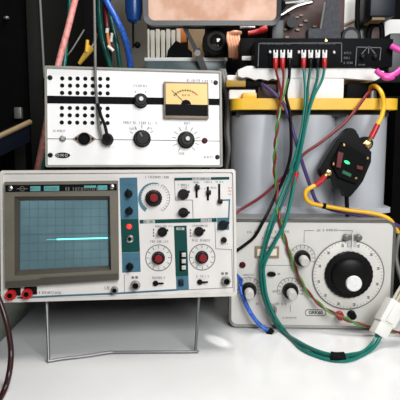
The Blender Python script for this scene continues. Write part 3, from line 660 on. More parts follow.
mb = MB(); mb.tube(pp([(289.5, 68, Yw), (289, 78, Yw), (286, 95, .808), (289.5, 112, .804), (291, 135, .802), (290.5, 155, .801), (285, 175, .799), (276, 195, .795), (270, 208, .782), (264, 220, .766), (255, 236, .764), (246, 244, .764), (236, 251, .764), (229, 255, .772)]), .0025, 10); child(mb, 'black_insulation', 'wire_black', w)
# teal four
LOW = [(262, 264, .760), (262, 280, .756), (264.5, 296, .752), (271, 313, .751), (281.5, 329.5, .752), (300, 344.5), (319, 353.5), (337, 357.4), (352, 356.2), (365, 351.8, .676), (374, 343.5, .690), (379.5, 333, .702), (384, 325, .708)]
tails = [
    (303.5, True, 'teal', [(303.5, 68, Yw), (305, 85, .811), (304.5, 108, .805), (301, 132, .798), (295, 157, .795), (286, 184, .792), (275, 211, .778), (269, 228, .764), (264, 246, .762)], (-1.7, -1.0), 'teal wire with red sleeve, fourth terminal from left on the amplifier'),
    (310.5, False, 'teal2', [(310.5, 68, Yw), (308, 86, .811), (306.5, 108, .803), (303, 132, .796), (298, 157, .793), (290, 184, .790), (279, 211, .776), (272, 228, .763), (266, 246, .761)], (1.8, -1.6), 'dark teal wire with black sleeve, left of the two black sleeved teal wires'),
    (317.5, False, 'teal2', [(317.5, 68, Yw), (317, 80, .811), (311, 100, .804), (305, 126, .800), (299, 157, .797), (293, 186, .793), (288, 210, .780), (283, 226, .765), (272, 246, .764)], (-.6, 1.6), 'dark teal wire with black sleeve, right of the two black sleeved teal wires'),
    (324.5, True, 'teal', [(324.5, 68, Yw), (322, 80, .811), (314, 96, .803), (308, 116, .797), (302, 145, .793), (296, 175, .790), (290, 205, .778), (285, 224, .763), (275, 243, .762)], (2.6, 1.4), 'teal wire with red sleeve, rightmost on the amplifier'),
]
for px, red, m, up, (ox, oy), lab in tails:
    w = wire_thing('terminal_wire', lab, P(px, 62, Yw)); connector(w, px, red)
    lowp = []
    for p in LOW:
        q = P(p[0] + ox, p[1] + oy * .6, p[2] - oy * .0010) if len(p) == 3 else T(p[0], p[1] + ox * 1.35, .0024 + .0036 * (oy > 1.5))
        lowp.append(q)
    mb = MB(); mb.tube(pp(up) + lowp, .0022, 10, 7); child(mb, 'teal_insulation', m, w)
    if px == 317.5:
        mb = MB(); mb.tube(pp([(297.0, 172, .7915), (295, 179, .7905), (293, 186, .790)]), .0034, 12, 4); child(mb, 'red_splice', 'red', w)
mb = MB(); mb.tube([T(330.5, 357, .0045), T(337, 357.7, .0045), T(344, 357.4, .0045)], .0072, 16, 5); tp = tag(mb.build('tape_wrap', 'matte_black'), 'black tape wrapped around the teal wires on the bench', 'tape')
# white plug and cream wires
c = P(387, 318, .71); ax = (P(397.5, 300, .715) - P(378.5, 334, .702)); zl = ax.length; ax.normalize()
plug = thing('wire_plug', 'white plastic wire plug holding the teal wires at the right edge', 'plug', c)
yv = Vector((0, 1, 0)); xv = yv.cross(ax).normalized(); yv = ax.cross(xv).normalized()
mx = Matrix((xv, yv, ax)).transposed().to_4x4()
s_ = S(.71, 318)
o = MB().box(-8.8 * s_, 8.8 * s_, -.010, .010, -zl * .16, zl * .48, .002, mtx=mx).build('shell', 'plug_white', plug)
o = MB().box(-7.2 * s_, 7.2 * s_, -.009, .009, -zl * .5, -zl * .14, .0015, mtx=mx).build('wire_end', 'plug_white', plug)
o = MB().box(-4 * s_, 4 * s_, -.013, -.009, -zl * .1, zl * .40, .001, mtx=mx).build('latch', 'plug_white', plug)
for k, dx in enumerate((-3.5, 0, 3.5)):
    mb = MB(); a = xv * dx * s_ + ax * zl * .45
    mb.tube([a, a + ax * .02, a + ax * .045 + xv * .004 + Vector((0, .01 * k, 0)), a + ax * .08 + xv * .02], .0021, 10, 6); mb.build('cream_wire', 'wire_cream', plug)
# blue wire
w = wire_thing('blue_wire', 'bright blue wire with frayed end left of the teal bundle', P(240, 285, .765))
mb = MB(); mb.tube(pp([(240, 286, .765), (243, 297, .760), (250, 312, .755), (259, 324, .752), (270, 332, .750)]), .0033, 12, 8); child(mb, 'blue_insulation', 'wire_blue', w)
mb = MB()
for k in range(5): mb.tube(pp([(240.5 + k * .4, 288, .765), (239 + k * .8, 281, .766 - k * .001), (236.8 + k * 1.2, 273 + k * 1.2, .768 - k * .001)]), .0007, 6, 5)
child(mb, 'frayed_strands', 'wire_blue', w)
mb = MB(); mb.tube(pp([(268, 330.5, .751), (272, 334, .749)]), .0062, 14, 3); child(mb, 'black_boot', 'matte_black', w)
mb = MB(); c0 = P(271, 335, .748); mb.cyl(c0, c0 + Vector((0, -.004, -(c0.z - .0008) + .0)), .0028, .0022); child(mb, 'metal_tip', 'dull_metal', w)
# red diagonal wire
w = wire_thing('red_wire', 'long red wire running diagonally across the battery front', P(300, 158, .806))
mb = MB(); mb.tube(pp([(373, 89, .845), (368, 93, .822), (360, 104, .814), (350, 117, .808), (340, 127, .806), (320, 143, .805), (304, 154, .806), (288, 172, .8065), (262, 196, .807), (240, 210, .808), (228, 219, .80)]), .0023, 10); child(mb, 'red_insulation', 'wire_red', w)
# purple wire
w = wire_thing('purple_wire', 'purple wire running down the battery and along under the yellow wire', P(292, 120, .806))
mb = MB(); mb.tube(pp([(262, 84, .835), (270, 90, .818), (281, 100, .812), (288, 114, .806), (295, 138, .803), (302, 162, .803), (310, 185, .805), (317, 202, .805), (330, 209, .803), (350, 213.5, .800), (372, 218, .798), (394, 224, .79), (402, 228, .80)]), .0029, 10); child(mb, 'purple_insulation', 'wire_purple', w)
# circuit breaker
BYf = .787; BYb = .8125
brk = thing('circuit_breaker', 'black inline circuit breaker with red lever and green light against the battery', 'circuit breaker', P(347, 190, BYb))
o0 = brk.matrix_world.translation
def bpoly(l, y): return [(P(px, py, y).x - o0.x, P(px, py, y).z - o0.z) for px, py in l]
mb = MB(); mb.prism(bpoly([(340, 137), (345.5, 130.5), (353, 129), (358, 134), (361, 141), (371.5, 152), (371, 162), (363, 181), (357, 189), (350, 197), (345, 197), (342, 190), (336, 187.5), (333, 179), (321.5, 174), (320, 167), (337, 139)], BYf + .006), BYf + .006 - o0.y, BYb - o0.y); body = mb.build('housing', 'black', brk)
for px, py, r in ((351, 134.5, 6.6), (366.8, 143.5, 7.0), (327, 171.5, 8.0)):
    mb = MB(); s_ = S(BYf, py); p = P(px, py, BYf + .009) - o0; mb.lathe((p.x, p.y, p.z), (0, 1, 0), [(r * s_ * .9, 0), (r * s_, .002), (r * s_, BYb - BYf - .009)], 28); mb.build('terminal_lobe', 'black', brk)
mb = MB(); mb.prism(bpoly([(342, 142), (369.5, 157.5), (357, 184), (338.5, 177), (331.5, 163)], BYf), BYf - o0.y, BYf + .007 - o0.y); mb.build('cover', 'matte_black', brk)
for px, py in ((344, 145), (367.6, 158), (333.5, 164), (356, 178)):
    mb = MB(); p = P(px, py, BYf) - o0; mb.lathe(p, (0, -1, 0), [(1.3 * S(BYf), -.001), (1.3 * S(BYf), .001), (.8 * S(BYf), .0016)], 14); mb.build('screw', 'brass', brk)
mb = MB(); mb.prism(bpoly([(338.3, 151.5), (343.6, 153), (340.5, 168), (336.4, 167)], BYf - .006), -.006 + BYf - o0.y, BYf - o0.y); mb.build('reset_lever', 'deep_red', brk)
mb = MB(); p = P(346.8, 162.3, BYf) - o0; mb.prism([(p.x + 2.8 * .00151 * math.cos(R(a)) , p.z + 1.7 * .00151 * math.sin(R(a)) - .35 * 2.8 * .00151 * math.cos(R(a))) for a in range(0, 360, 20)], p.y - .0015, p.y); mb.build('green_light', 'led_green', brk)
mb = MB(); mb.prism(bpoly([(343, 170), (351.5, 174), (350.5, 177), (342, 173)], BYf), BYf - .0006 - o0.y, BYf - o0.y); mb.build('green_label', 'deep_green', brk)
mb = MB(); mb.prism(bpoly([(356.5, 165), (362.5, 166.5), (361.8, 170), (356, 168.6)], BYf), BYf - .003 - o0.y, BYf - o0.y); mb.build('red_button', 'deep_red', brk)
for px, py in ((367, 144.5), (328, 172.5)):
    mb = MB(); p = P(px, py, BYf + .009) - o0; mb.lathe(p, (0, -1, 0), [(4.6 * .0015, -.001), (4.6 * .0015, .002), (3.2 * .0015, .0022), (3.0 * .0015, .006), (1.8 * .0015, .0065)], 6); mb.build('brass_bolt', 'brass', brk)
# black cable under the breaker
w = wire_thing('black_cable', 'black cable hanging from the breaker down to the generator top', P(346, 200, .80))
mb = MB(); mb.tube(pp([(346, 184, .806), (346.5, 195, .804), (347, 207, .803), (347.5, 219, .803)]), .0033, 10); child(mb, 'black_jacket', 'wire_black', w)
# yellow wires
w = wire_thing('yellow_wire', 'yellow wire looping from battery terminal down to the breaker top', P(382, 100, .81))
mb = MB(); mb.tube(pp([(369.5, 91, .852), (371, 87, .845), (376, 86.5, .830), (381.5, 93, .815), (383.8, 104, .806), (382, 115, .801), (376.5, 127, .797)]), .0035, 12); child(mb, 'yellow_insulation', 'wire_yellow', w)
mb = MB(); mb.tube(pp([(377.5, 124.5, .797), (374.5, 131, .796), (371, 138, .795)]), .0043, 12); child(mb, 'red_sleeve', 'red', w)
mb = MB(); mb.tube(pp([(371.2, 137, .795), (367.2, 144, .7945)]), .0030, 10); child(mb, 'ring_lug', 'brass', w)
w = wire_thing('yellow_wire', 'yellow wire from breaker bottom trailing right along the generator top', P(311, 203, .80))
mb = MB(); mb.tube(pp([(317, 184.5, .793), (311, 187.5, .792), (306.4, 191, .792), (305.4, 196, .792), (308.5, 201.5, .793), (316, 204.5, .795), (330, 207, .796), (350, 210.5, .796), (368, 212.6, .795), (382, 215.8, .793), (391, 221, .79), (398, 232, .80)]), .0034, 12); child(mb, 'yellow_insulation', 'wire_yellow', w)
mb = MB(); mb.tube(pp([(325, 176, .793), (321, 181, .793), (315.5, 185.5, .793)]), .0043, 12); child(mb, 'red_sleeve', 'red', w)
mb = MB(); mb.tube(pp([(325, 175.8, .793), (328, 172.5, .794)]), .0030, 10); child(mb, 'ring_lug', 'brass', w)
mb = MB(); mb.tube(pp([(322.5, 205.7, .7955), (325.5, 206.3, .7955)]), .0046, 12); child(mb, 'cable_tie', 'matte_black', w)
# dark cable at the left front
w = wire_thing('maroon_cable', 'dark maroon cable curving down in front of the oscilloscope at the left edge', T(10, 372))
mb = MB(); mb.tube([P(-14, 270, .63), P(-4, 292, .61), P(4.5, 315, .60), P(9.5, 338, .595), P(11, 355, .59), P(9, 374, .575), P(4, 391, .565), T(-6, 408, .0034), T(-25, 425, .0034)], .0034, 12); child(mb, 'jacket', 'wire_maroon', w)

# pink pliers resting beside the amplifier
pk = thing('pliers', 'magenta gripped pliers at the right edge beside the amplifier', 'pliers', P(392, 74, .80))
mb = MB(); mb.tube(pp([(376, 70, .80), (381, 74.5, .80), (388, 76, .80), (395, 74, .80), (402, 68, .805), (410, 60, .81)]), .0042, 12, 6); child(mb, 'lower_grip', 'magenta', pk)
mb = MB(); mb.tube(pp([(391, 46, .815), (396, 48.5, .812), (402, 51, .81), (412, 55, .81)]), .0042, 12, 6); child(mb, 'upper_grip', 'magenta', pk)
mb = MB(); a = P(388, 78, .80); mb.ball(a, .0105, .006, .004); child(mb, 'grip_flare', 'magenta', pk)
mb = MB(); mb.tube([P(409, 60.5, .81), P(420, 56, .82), P(436, 52, .83)], .005, 10, 4, rend=.002); mb.tube([P(411, 55, .81), P(420, 56.5, .815), P(436, 54, .825)], .005, 10, 4, rend=.002); child(mb, 'jaws', 'dull_metal', pk)

# ================================================================== clutter between tester and battery
w = wire_thing('grey_cable_loop', 'grey cable bunched in the gap between tester and battery', P(228, 120, .87), 'cable')
mb = MB()
for k, (a, y) in enumerate(((0, .87), (2.4, .885), (-1.8, .90))): mb.tube(pp([(222 + a, 70, y + .03), (226 + a, 88, y), (229 + a, 105, y), (227.5 + a, 130, y), (229 + a, 150, y), (226 + a, 172, y + .02)]), .0030, 10)
child(mb, 'grey_jacket', 'wire_grey', w)
def sgrp(): pass
yb = wb('relay', 'shaded_yellow', 226, 80, 246, 86.8, .842, .05, 'yellow and black block on the battery lid behind the white packing slab', 'electrical block', .002)  # yellow darkened to put the shade around the block into its colour
o = MB().box(P(246, 80, .842).x - yb.location.x, P(262, 80, .842).x - yb.location.x, -.001, .05, 0, P(250, 79.5, .842).z - yb.location.z, .002).build('black_half', 'matte_black', yb)
wb('foam_pad', 'foam', 229, 89.5, 256, 98, .845, .05, 'flat white foam pad on the left end of the yellow battery lid', 'foam pad', .003, zbot=BT)
wb('black_spacer', 'matte_black', 230, 86.9, 262, 89.4, .846, .045, 'thin black strip between white foam pad and yellow and black block', 'strip', .0005)
wb('foam_scrap', 'foam', 227, 75, 247, 80, .848, .04, 'small white foam scrap lying on the yellow and black block', 'foam scrap', .002, zbot=P(240, 80, .842).z + .0001)
wb('brown_connector', 'rust', 258, 84, 277, 92, .842, .04, 'brown connector lump on the yellow battery lid left of the foam block', 'connector', .004, zbot=BT)
wb('black_terminal_block', 'matte_black', 347, 83, 368, 96, .845, .04, 'black terminal block on the lid right of the foam block', 'terminal block', .002, zbot=BT)

# ================================================================== background, left
SH = .415
cab = thing('dark_cabinet', 'tall black cabinet at the left edge behind the workbench', 'cabinet', (-.56, 1.08, -.76))
def wchild(mb, name, m, par): o = mb.build(name, m, par); o.location = -par.matrix_world.translation; return o
wchild(MB().box(-.85, P(28, 30, 1.1).x, 1.10, 1.5, -.76, 1.6, .003), 'carcass', 'dark_panel', cab)
wchild(MB().box(P(28, 30, 1.1).x, P(41, 30, 1.09).x, 1.09, 1.5, -.76, 1.6, .003), 'side_post', 'post_grey', cab)
mb = MB(); a = P(39.5, -10, 1.085); b_ = P(44.3, 78, 1.085); mb.tube([a, b_], .0023, 10, smooth=False); wchild(mb, 'corner_strip', 'strip', cab)
mb = MB(); a = P(6.5, 18, 1.095); mb.ball(a, .006, .006, .004); wchild(mb, 'latch', 'dull_metal', cab)
sb_ = thing('shelf_board', 'dark board with a tan front edge sticking out left of the tester', 'board', P(15, 130, 1.0))
mb = MB(); a = P(-12, 141.5, .96); b_ = P(29.5, 122.2, 1.02)
mb.tube([a, b_], .0052, 12, smooth=False); mb.ball(b_, .0053); wchild(mb, 'tan_edge', 'tan', sb_)
mb = MB(); q = [a + Vector((0, 0, -.002)), b_ + Vector((0, 0, -.002)), b_ + Vector((-.05, .06, -.002)), a + Vector((-.05, .06, -.002))]
vs = [mb.bm.verts.new(v) for v in q]; ws = [mb.bm.verts.new(v + Vector((0, .0, -.035))) for v in q]
mb.bm.faces.new(vs); mb.bm.faces.new(ws[::-1])
for i in range(4): mb.bm.faces.new((vs[i], ws[i], ws[(i + 1) % 4], vs[(i + 1) % 4]))
wchild(mb, 'dark_face', 'navy', sb_)
o = MB().box(-.008, .008, 0, .012, -.012, .012, .003).build('grey_bracket', 'dull_metal'); o.location = P(17.5, 113, 1.085); tag(o, 'small grey bracket on the black cabinet above the tan edged board', 'bracket')
o = MB().box(-.012, .012, 0, .006, -.05, .05, .002).build('post_foot', 'post_grey')
o.location = P(20, 162, 1.09); tag(o, 'narrow dim upright on the black cabinet below the tan edged board', 'upright')

def tubewire(name, label, pts, r, m, cat='cable', part='jacket'):
    mb = MB(); p = pp(pts); mb.tube(p, r, 12, 8); o = mb.build(name, m); c = sum(p, Vector()) / len(p)
    o.data.transform(Matrix.Translation(-c)); o.location = c
    return tag(o, label, cat)
tubewire('salmon_cable', 'salmon pink cable rising behind the left end of the tester', [(79, -14, .98), (74.5, 2, .975), (67.5, 30, .96), (58.5, 64, .945), (50, 105, .94), (43.5, 140, .94), (37, 172, .95), (32, 200, .98)], .0058, 'wire_pink')
tubewire('teal_cable', 'teal cable just right of the salmon cable behind the tester', [(70, -14, 1.0), (69.5, 10, 1.0), (66.5, 40, .99), (63.5, 70, .985), (54, 110, .975), (44.5, 150, .975), (41, 180, .98)], .0038, 'teal')
tubewire('teal_cable', 'teal cable behind the grey lead above the tester', [(99, -14, 1.03), (99.5, 15, 1.03), (102, 36, 1.02), (106, 52, 1.02), (113, 75, 1.03)], .0055, 'teal2')
tubewire('teal_cable', 'teal cable between the red clip lead and the blue braided cable', [(109, 10, 1.05), (113, 28, 1.04), (117, 45, 1.03), (121, 75, 1.04)], .0045, 'teal2')
tubewire('blue_cable', 'bright blue braided cable slanting down behind the tester', [(101, -14, 1.01), (107, 2, 1.0), (116, 19, .99), (124, 36, 1.0), (128.5, 52, 1.015), (131, 73, 1.035)], .0060, 'wire_blue')
cl = thing('crocodile_clip', 'ochre crocodile clip hanging behind the tester left of the grey lead', 'clip', P(86, 52, 1.0))
mb = MB(); mb.tube(pp([(79, 64, 1.0), (84, 57, 1.0), (92, 47, 1.0)]), .0030, 10, 5, rend=.0070); wchild(mb, 'boot', 'clip', cl)
mb = MB(); mb.tube(pp([(86.5, 52, .995), (87, 46, .995), (87.5, 40, .995)]), .0038, 10, 5, rend=.0030); wchild(mb, 'yellow_lever', 'batt_y', cl)
mb = MB(); mb.tube(pp([(91, 48, 1.0), (94, 44, 1.01), (96, 34, 1.03)]), .0030, 10, 5); wchild(mb, 'jaw', 'dull_metal', cl)
tubewire('wire_scrap', 'pale wire end hanging behind the tester beside the salmon cable', [(67, 55.5, 1.0), (71, 51, 1.0), (78, 40, 1.01), (84, 30, 1.03)], .0016, 'wire_grey')
cl = thing('crocodile_clip', 'red crocodile clip lead with pale jaws hanging beside the blue braided cable', 'clip', P(107, 25, 1.03))
mb = MB(); mb.tube(pp([(105, -10, 1.02), (105.5, 5, 1.01), (107, 22, 1.0), (107.5, 28, 1.0)]), .0038, 10, 5); wchild(mb, 'red_boot', 'wire_red', cl)
mb = MB(); mb.tube(pp([(107.5, 27, 1.0), (107, 33, 1.0)]), .0034, 10, 3); mb.tube(pp([(112, 33, 1.0), (111, 42, 1.0)]), .0026, 8, 3); mb.tube(pp([(108, 46, .995), (113.5, 51, .995)]), .003, 8, 3); wchild(mb, 'pale_jaw', 'print_white', cl)
mb = MB(); mb.tube(pp([(107.5, 33, 1.0), (108.5, 41, .998), (110, 47, .996)]), .0030, 10, 3); wchild(mb, 'orange_wire', 'orange', cl)
wb('beige_board', 'board', 112, -20, 146, 72, 1.12, .02, 'beige board standing on the rear shelf behind the blue cup', 'board', .002, zbot=SH)
cup = thing('blue_cup', 'dark blue cup hanging left of the salmon tray', 'cup', P(134, 22, 1.0))
mb = MB(); s_ = S(1.0, 10); q = P(134, 23, 1.0); mb.lathe(q, (0, 0, 1), [(3.5 * s_, 0), (6.5 * s_, .004), (8.4 * s_, .02), (9 * s_, .08), (8.2 * s_, .08), (7.6 * s_, .022), (3 * s_, .008)], 28); wchild(mb, 'bowl', 'cup_blue', cup)
mb = MB(); mb.cyl(P(133, 22, 1.0), P(133.3, 48, 1.0), .0020); mb.ball(P(137.5, 45, 1.0), .006, .006, .006); wchild(mb, 'stem', 'matte_black', cup)

# salmon tray
tray = thing('salmon_tray', 'salmon coloured tray with grey rounded rim tilted above the tester', 'tray', P(212, 24, .97))
a = P(143.5, 26, .97); b_ = P(282, -45, .97); o0 = tray.matrix_world.translation
mb = MB(); s_ = S(.97, 10); x0, x1, z0, z1 = a.x - o0.x, b_.x - o0.x, P(200, 25.4, .97).z - o0.z, b_.z - o0.z
mb.frame(rrect(x0, x1, z0, z1, 9 * s_), rrect(x0 + 5 * s_, x1 - 4 * s_, z0 + 5.2 * s_, z1 - 5 * s_, 6 * s_), 0, .02, .004); mb.build('rim', 'grey_rim', tray)
mb = MB(); mb.prism(rrect(x0 + 4.5 * s_, x1 - 3.6 * s_, z0 + 4.8 * s_, z1 - 4.5 * s_, 6 * s_), .006, .012); mb.build('plate', 'salmon', tray)
tray.rotation_euler = (R(3), 0, 0)
# under the tray
cs = wb('grey_green_case', 'bench_grey', 146, 60, 226, 76, 1.03, .08, 'grey green instrument case behind the tester with a pale top edge', 'instrument case', .002, zbot=SH)
o = MB().box(-.080, .080, -.002, .078, P(180, 59.6, 1.03).z - SH - .003, P(180, 57.6, 1.03).z - SH, .001).build('pale_lid', 'print_white', cs)
for k in range(7):
    wb('document_folder', 'paper', 145.5 + 5.2 * k, 29 + (k % 2), 149.2 + 5.2 * k, 60, 1.14, .08, 'cream document folder upright in the row under the salmon tray', 'folder', .001, 'cream folders under the tray', zbot=SH)
mb = MB(); o0 = P(178, 59, 1.12)
mb.prism([(P(x, y, 1.12).x - o0.x, P(x, y, 1.12).z - o0.z) for x, y in ((163, 76), (168, 50), (176, 40.5), (184, 45), (192, 52), (194, 76))], 0, .018); o = mb.build('black_pouch', 'matte_black'); o.location = o0; tag(o, 'black peaked pouch in front of the cream folders', 'pouch')
o = MB().box(-.012, .012, 0, .03, -.008, .022, .004).build('orange_block', 'orange'); o.location = P(181, 38.5, 1.145); tag(o, 'orange brown block behind the black pouch under the tray', 'block')
wb('tan_box', 'tan', 188, 29, 206, 60, 1.16, .06, 'tan box upright behind the silver arm under the tray', 'box', .002, zbot=SH)
arm = thing('metal_arm', 'dark metal arm with silver foot slanting down from the tray', 'arm', P(200, 55, .96))
mb = MB(); mb.tube([P(181, 20, .992), P(197.5, 53, 1.005)], .0052, 4, smooth=False); wchild(mb, 'arm_bar', 'grey_rim', arm)
mb = MB(); mb.tube([P(196.5, 50, 1.003), P(206, 74, 1.025)], .0085, 4, smooth=False); wchild(mb, 'silver_foot', 'steel', arm)
mb = MB(); mb.cyl(P(197.5, 53, .995), P(197.5, 53, 1.012), .006); wchild(mb, 'hinge_pin', 'chrome', arm)
ls = thing('black_lens', 'round black lens barrel under the right half of the salmon tray', 'lens', P(216, 42, 1.0))
mb = MB(); s_ = S(1.0, 42); q = P(216.5, 41, 1.0); mb.lathe(q, (0, 1, 0), [(13.5 * s_, 0), (14 * s_, .004), (14 * s_, .06)], 36); wchild(mb, 'barrel', 'matte_black', ls)
mb = MB(); mb.lathe(q - Vector((0, .002, 0)), (0, 1, 0), [(9.5 * s_, 0), (9.5 * s_, .004), (8 * s_, .004)], 36); wchild(mb, 'lens_ring', 'black', ls)
mb = MB(); mb.lathe(q - Vector((0, .003, -.0)), (0, 1, 0), [(1 * s_, -.001), (6 * s_, .000), (8 * s_, .003)], 30); wchild(mb, 'glass', mat('lens_glass', (.012, .008, .007), .08, coat=1), ls)
coil = thing('copper_coil', 'copper coloured wire coil left of the amplifier end', 'coil', P(235, 45, .96))
mb = MB(); q0 = P(230, 36, .96); q1 = P(240, 34, .96)
for k in range(5):
    mb.tube([P(228.5 + 2.6 * k, 33 + 1.2 * k % 2, .965), P(227.8 + 2.7 * k, 39, .955), P(229.5 + 2.6 * k, 47, .953), P(230 + 2.3 * k, 57, .965)], .0030, 10, 6)
mb.tube([P(229, 34, .962), P(235, 32, .957), P(241, 33, .962)], .0032, 10, 5); wchild(mb, 'winding', 'copper', coil)
mb = MB(); mb.cyl(P(235, 31, .972), P(236, 59, .972), .007); wchild(mb, 'core', 'meter_frame', coil)
wb('black_relay', 'matte_black', 240, 38, 257, 66, .90, .05, 'black cube relay against the left end of the amplifier', 'relay', .003, zbot=P(250, 68, .90).z)
wb('white_tab', 'foam', 242, 56, 256, 60, .895, .005, 'small white tab on the black cube relay', 'tab', .001)
pr = thing('screwdriver', 'red and black handled screwdriver lying above the black relay', 'screwdriver', P(258, 31, .95))
mb = MB(); mb.tube(pp([(248, 33.5, .95), (256, 32, .95), (262, 30, .948)]), .0045, 12, 4); wchild(mb, 'handle', 'red', pr)
mb = MB(); mb.tube(pp([(261, 30.5, .948), (264.5, 29, .947), (267, 28, .947)]), .0058, 12, 4); wchild(mb, 'handle_end', 'red', pr)
mb = MB(); mb.tube(pp([(240, 27.6, .955), (249, 27.4, .953), (255, 27.4, .953)]), .0025, 10, 3); wchild(mb, 'blade', 'chrome', pr)
wb('dark_rear_box', 'dark_panel', 205, 25, 272, 66, 1.06, .12, 'dark box behind the lens and the copper coil', 'box', .003, zbot=SH)

# ================================================================== background, right
pcb = thing('circuit_board', 'rust brown circuit board standing behind the amplifier', 'circuit board', P(305, 38, 1.06))
wchild(MB().box(P(268, 0, 1.06).x, P(345, 0, 1.06).x, 1.06, 1.066, SH, P(300, -30, 1.06).z, .001), 'board', 'rust', pcb)
mb = MB(); mb.tube([P(281, 15.5, 1.04), P(296, 7, 1.04), P(312, 2.5, 1.04)], .0038, 10, 4); mb.tube([P(283, 4, 1.045), P(300, 2, 1.045), P(316, -3, 1.045)], .004, 10, 4); wchild(mb, 'silver_rods', 'chrome', pcb)
mb = MB(); mb.cyl(P(292, 22, 1.058), P(292, 22, 1.035), .010); wchild(mb, 'trimmer', 'grey_rim', pcb)
mb = MB(); mb.cyl(P(280.5, 5, 1.055), P(280.5, 5, 1.02), .011, .009); wchild(mb, 'black_boss', 'matte_black', pcb)
mb = MB()
for k in range(12):
    a = P(272 + random.random() * 45, 4 + random.random() * 34, 1.06); mb.box(a.x - .004, a.x + .004, a.y - .006, a.y + .001, a.z - .002, a.z + .002, .0008)
wchild(mb, 'small_components', 'meter_frame', pcb)
wb('grey_bracket', 'grey_rim', 272, 20, 284, 40, 1.0, .03, 'grey bracket on the amplifier rear left under the tray corner', 'bracket', .002, zbot=P(280, 42, 1.0).z)
mp = thing('mesh_plate', 'blue grey mesh plate with pale edge leaning behind the amplifier', 'plate', P(330, 38, 1.0))
o0 = mp.matrix_world.translation
mb = MB(); mb.prism([(P(x, y, 1.0).x - o0.x, P(x, y, 1.0).z - o0.z) for x, y in ((320, 40), (325.5, 0), (338, -6), (341, 40))], 0, .008); mb.build('mesh_face', 'mesh', mp)
mb = MB(); a = P(319.8, 34, .997) - o0; b_ = P(325, 2, .997) - o0; mb.tube([a, b_], .0018, 8, smooth=False); mb.build('pale_edge', 'strip', mp)
o = MB().box(-.018, .012, 0, .03, -.02, .012, .002).build('grey_switch', 'mesh'); o.location = P(318, 35, .99); tag(o, 'low blue grey block at the foot of the mesh plate', 'block')
o = MB().box(-.003, .003, 0, .006, -.008, .010, .001).build('pale_pin', 'print_white'); o.location = P(310.5, 34, 1.0); tag(o, 'small pale pin left of the mesh plate behind the amplifier', 'pin')
sp = thing('round_speaker', 'round black speaker partly hidden behind the amplifier top', 'speaker', P(351, 38, 1.0))
mb = MB(); s_ = S(1.0, 38); q = P(351, 37, 1.0); mb.lathe(q, (0, 1, 0), [(9 * s_, 0), (10 * s_, .002), (10 * s_, .03)], 36); wchild(mb, 'ring', 'black', sp)
mb = MB(); mb.lathe(q - Vector((0, .001, 0)), (0, 1, 0), [(2 * s_, .0), (6.5 * s_, .0), (7.5 * s_, .003)], 30); wchild(mb, 'grille', 'grey_rim', sp)
wt = thing('white_carton', 'white carton with dark bands on the rear shelf at the right', 'carton', P(365, 20, 1.10))
wchild(MB().box(P(341, 0, 1.1).x, P(372, 0, 1.1).x, 1.10, 1.2, SH, P(350, -30, 1.1).z, .003), 'carton_body', 'white_thing', wt)
mb = MB(); mb.tube([P(341, 27, 1.096), P(356, 20, 1.096), P(373, 17, 1.096)], .0035, 8, 3); wchild(mb, 'brown_band', 'meter_frame', wt)
tubewire('black_rod', 'black upright rod crossing the white carton', [(359, -14, 1.05), (357.5, 8, 1.05), (357.5, 25, 1.05), (359, 42, 1.05), (359, 74, 1.05)], .0045, 'matte_black', 'rod')
wb('navy_box', 'navy', 370, -20, 397, 16.5, 1.0, .10, 'navy box hanging top right above the white enamel box', 'box', .003)
wb('tan_strip', 'tan', 372, 16.8, 385, 20, 1.005, .05, 'thin tan strip under the navy box', 'strip', .001)
wb('white_enamel_box', 'white_thing', 384, 19, 412, 34, 1.06, .08, 'white enamel box at the right edge below the navy box', 'box', .004, zbot=SH)
wb('grey_case', 'grey_rim', 389, 33, 415, 60, 1.03, .05, 'grey case beside the amplifier at the right edge', 'case', .003, zbot=SH)
hd = thing('arched_bracket', 'black arched bracket standing behind the amplifier', 'bracket', P(376, 38, 1.0))
mb = MB(); mb.tube(pp([(368, 72.5, 1.045), (368, 42, 1.045), (369.5, 30, 1.045), (374, 23.5, 1.045), (379, 24.5, 1.045), (381.5, 32, 1.045), (381.5, 72.5, 1.045)]), .0062, 12, 6); wchild(mb, 'arch', 'matte_black', hd)
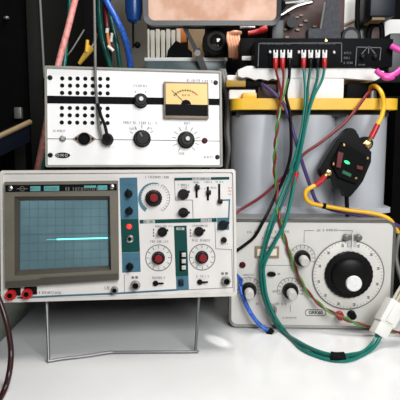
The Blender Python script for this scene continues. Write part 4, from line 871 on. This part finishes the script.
mb = MB(); mb.box(P(371, 30, 1.045).x, P(380, 30, 1.045).x, 1.042, 1.052, SH, P(375, 27, 1.045).z, .002); wchild(mb, 'brown_insert', 'rust', hd)
wb('white_ledge', 'white_thing', 345, 30, 372, 40, 1.07, .05, 'low white box behind the round speaker', 'box', .002, zbot=SH)
# added black block standing in for the darkness at the right edge
rk = thing('edge_dark_block', 'black block added for the darkness at the right edge beside the battery', 'cabinet', (.47, .95, 0))
wchild(MB().box(.345, .60, .93, 1.015, 0, .36, .004), 'carcass', 'dark_panel', rk)
tubewire('grey_cable', 'grey cable hanging at the right edge beside the signal generator', [(404, 225, .86), (398, 240, .85), (396, 256, .85), (399, 272, .84), (405, 290, .83)], .0035, 'wire_grey')

# ================================================================== lights
def area(name, loc_, target, size, power, color=(1, 1, 1), sy=None):
    l = bpy.data.lights.new(name, 'AREA'); l.energy = power; l.size = size; l.color = color
    if sy: l.shape = 'RECTANGLE'; l.size_y = sy
    o = bpy.data.objects.new(name, l); col.objects.link(o); o.location = loc_
    o.rotation_euler = (Vector(target) - Vector(loc_)).to_track_quat('-Z', 'Y').to_euler(); return o
area('ceiling_lamp', (.16, .74, 1.2), (.16, .74, .1), .5, 7.5, (1, .97, .93), .35)
area('window_light', (.42, -.35, .80), (.1, .78, .22), .6, 14.0, (.97, .98, 1))
sp_ = bpy.data.lights.new('bench_patch_spot', 'SPOT'); sp_.energy = 45; sp_.spot_size = R(1.5); sp_.spot_blend = .35; sp_.shadow_soft_size = .004  # narrow spot added to make the bright patch on the bench
so = bpy.data.objects.new('bench_patch_spot', sp_); col.objects.link(so); so.location = (.50, 0, .42); so.rotation_euler = (Vector((.0262, .7185, 0)) - so.location).to_track_quat('-Z', 'Y').to_euler()
wd = bpy.data.worlds.new('world'); sc.world = wd; wd.use_nodes = True
wd.node_tree.nodes['Background'].inputs[0].default_value = (.9, .95, 1, 1); wd.node_tree.nodes['Background'].inputs[1].default_value = .07
vs_ = sc.view_settings; vs_.view_transform = 'Standard'; vs_.look = 'None'; vs_.gamma = 1; vs_.use_curve_mapping = False; vs_.exposure = 0.35
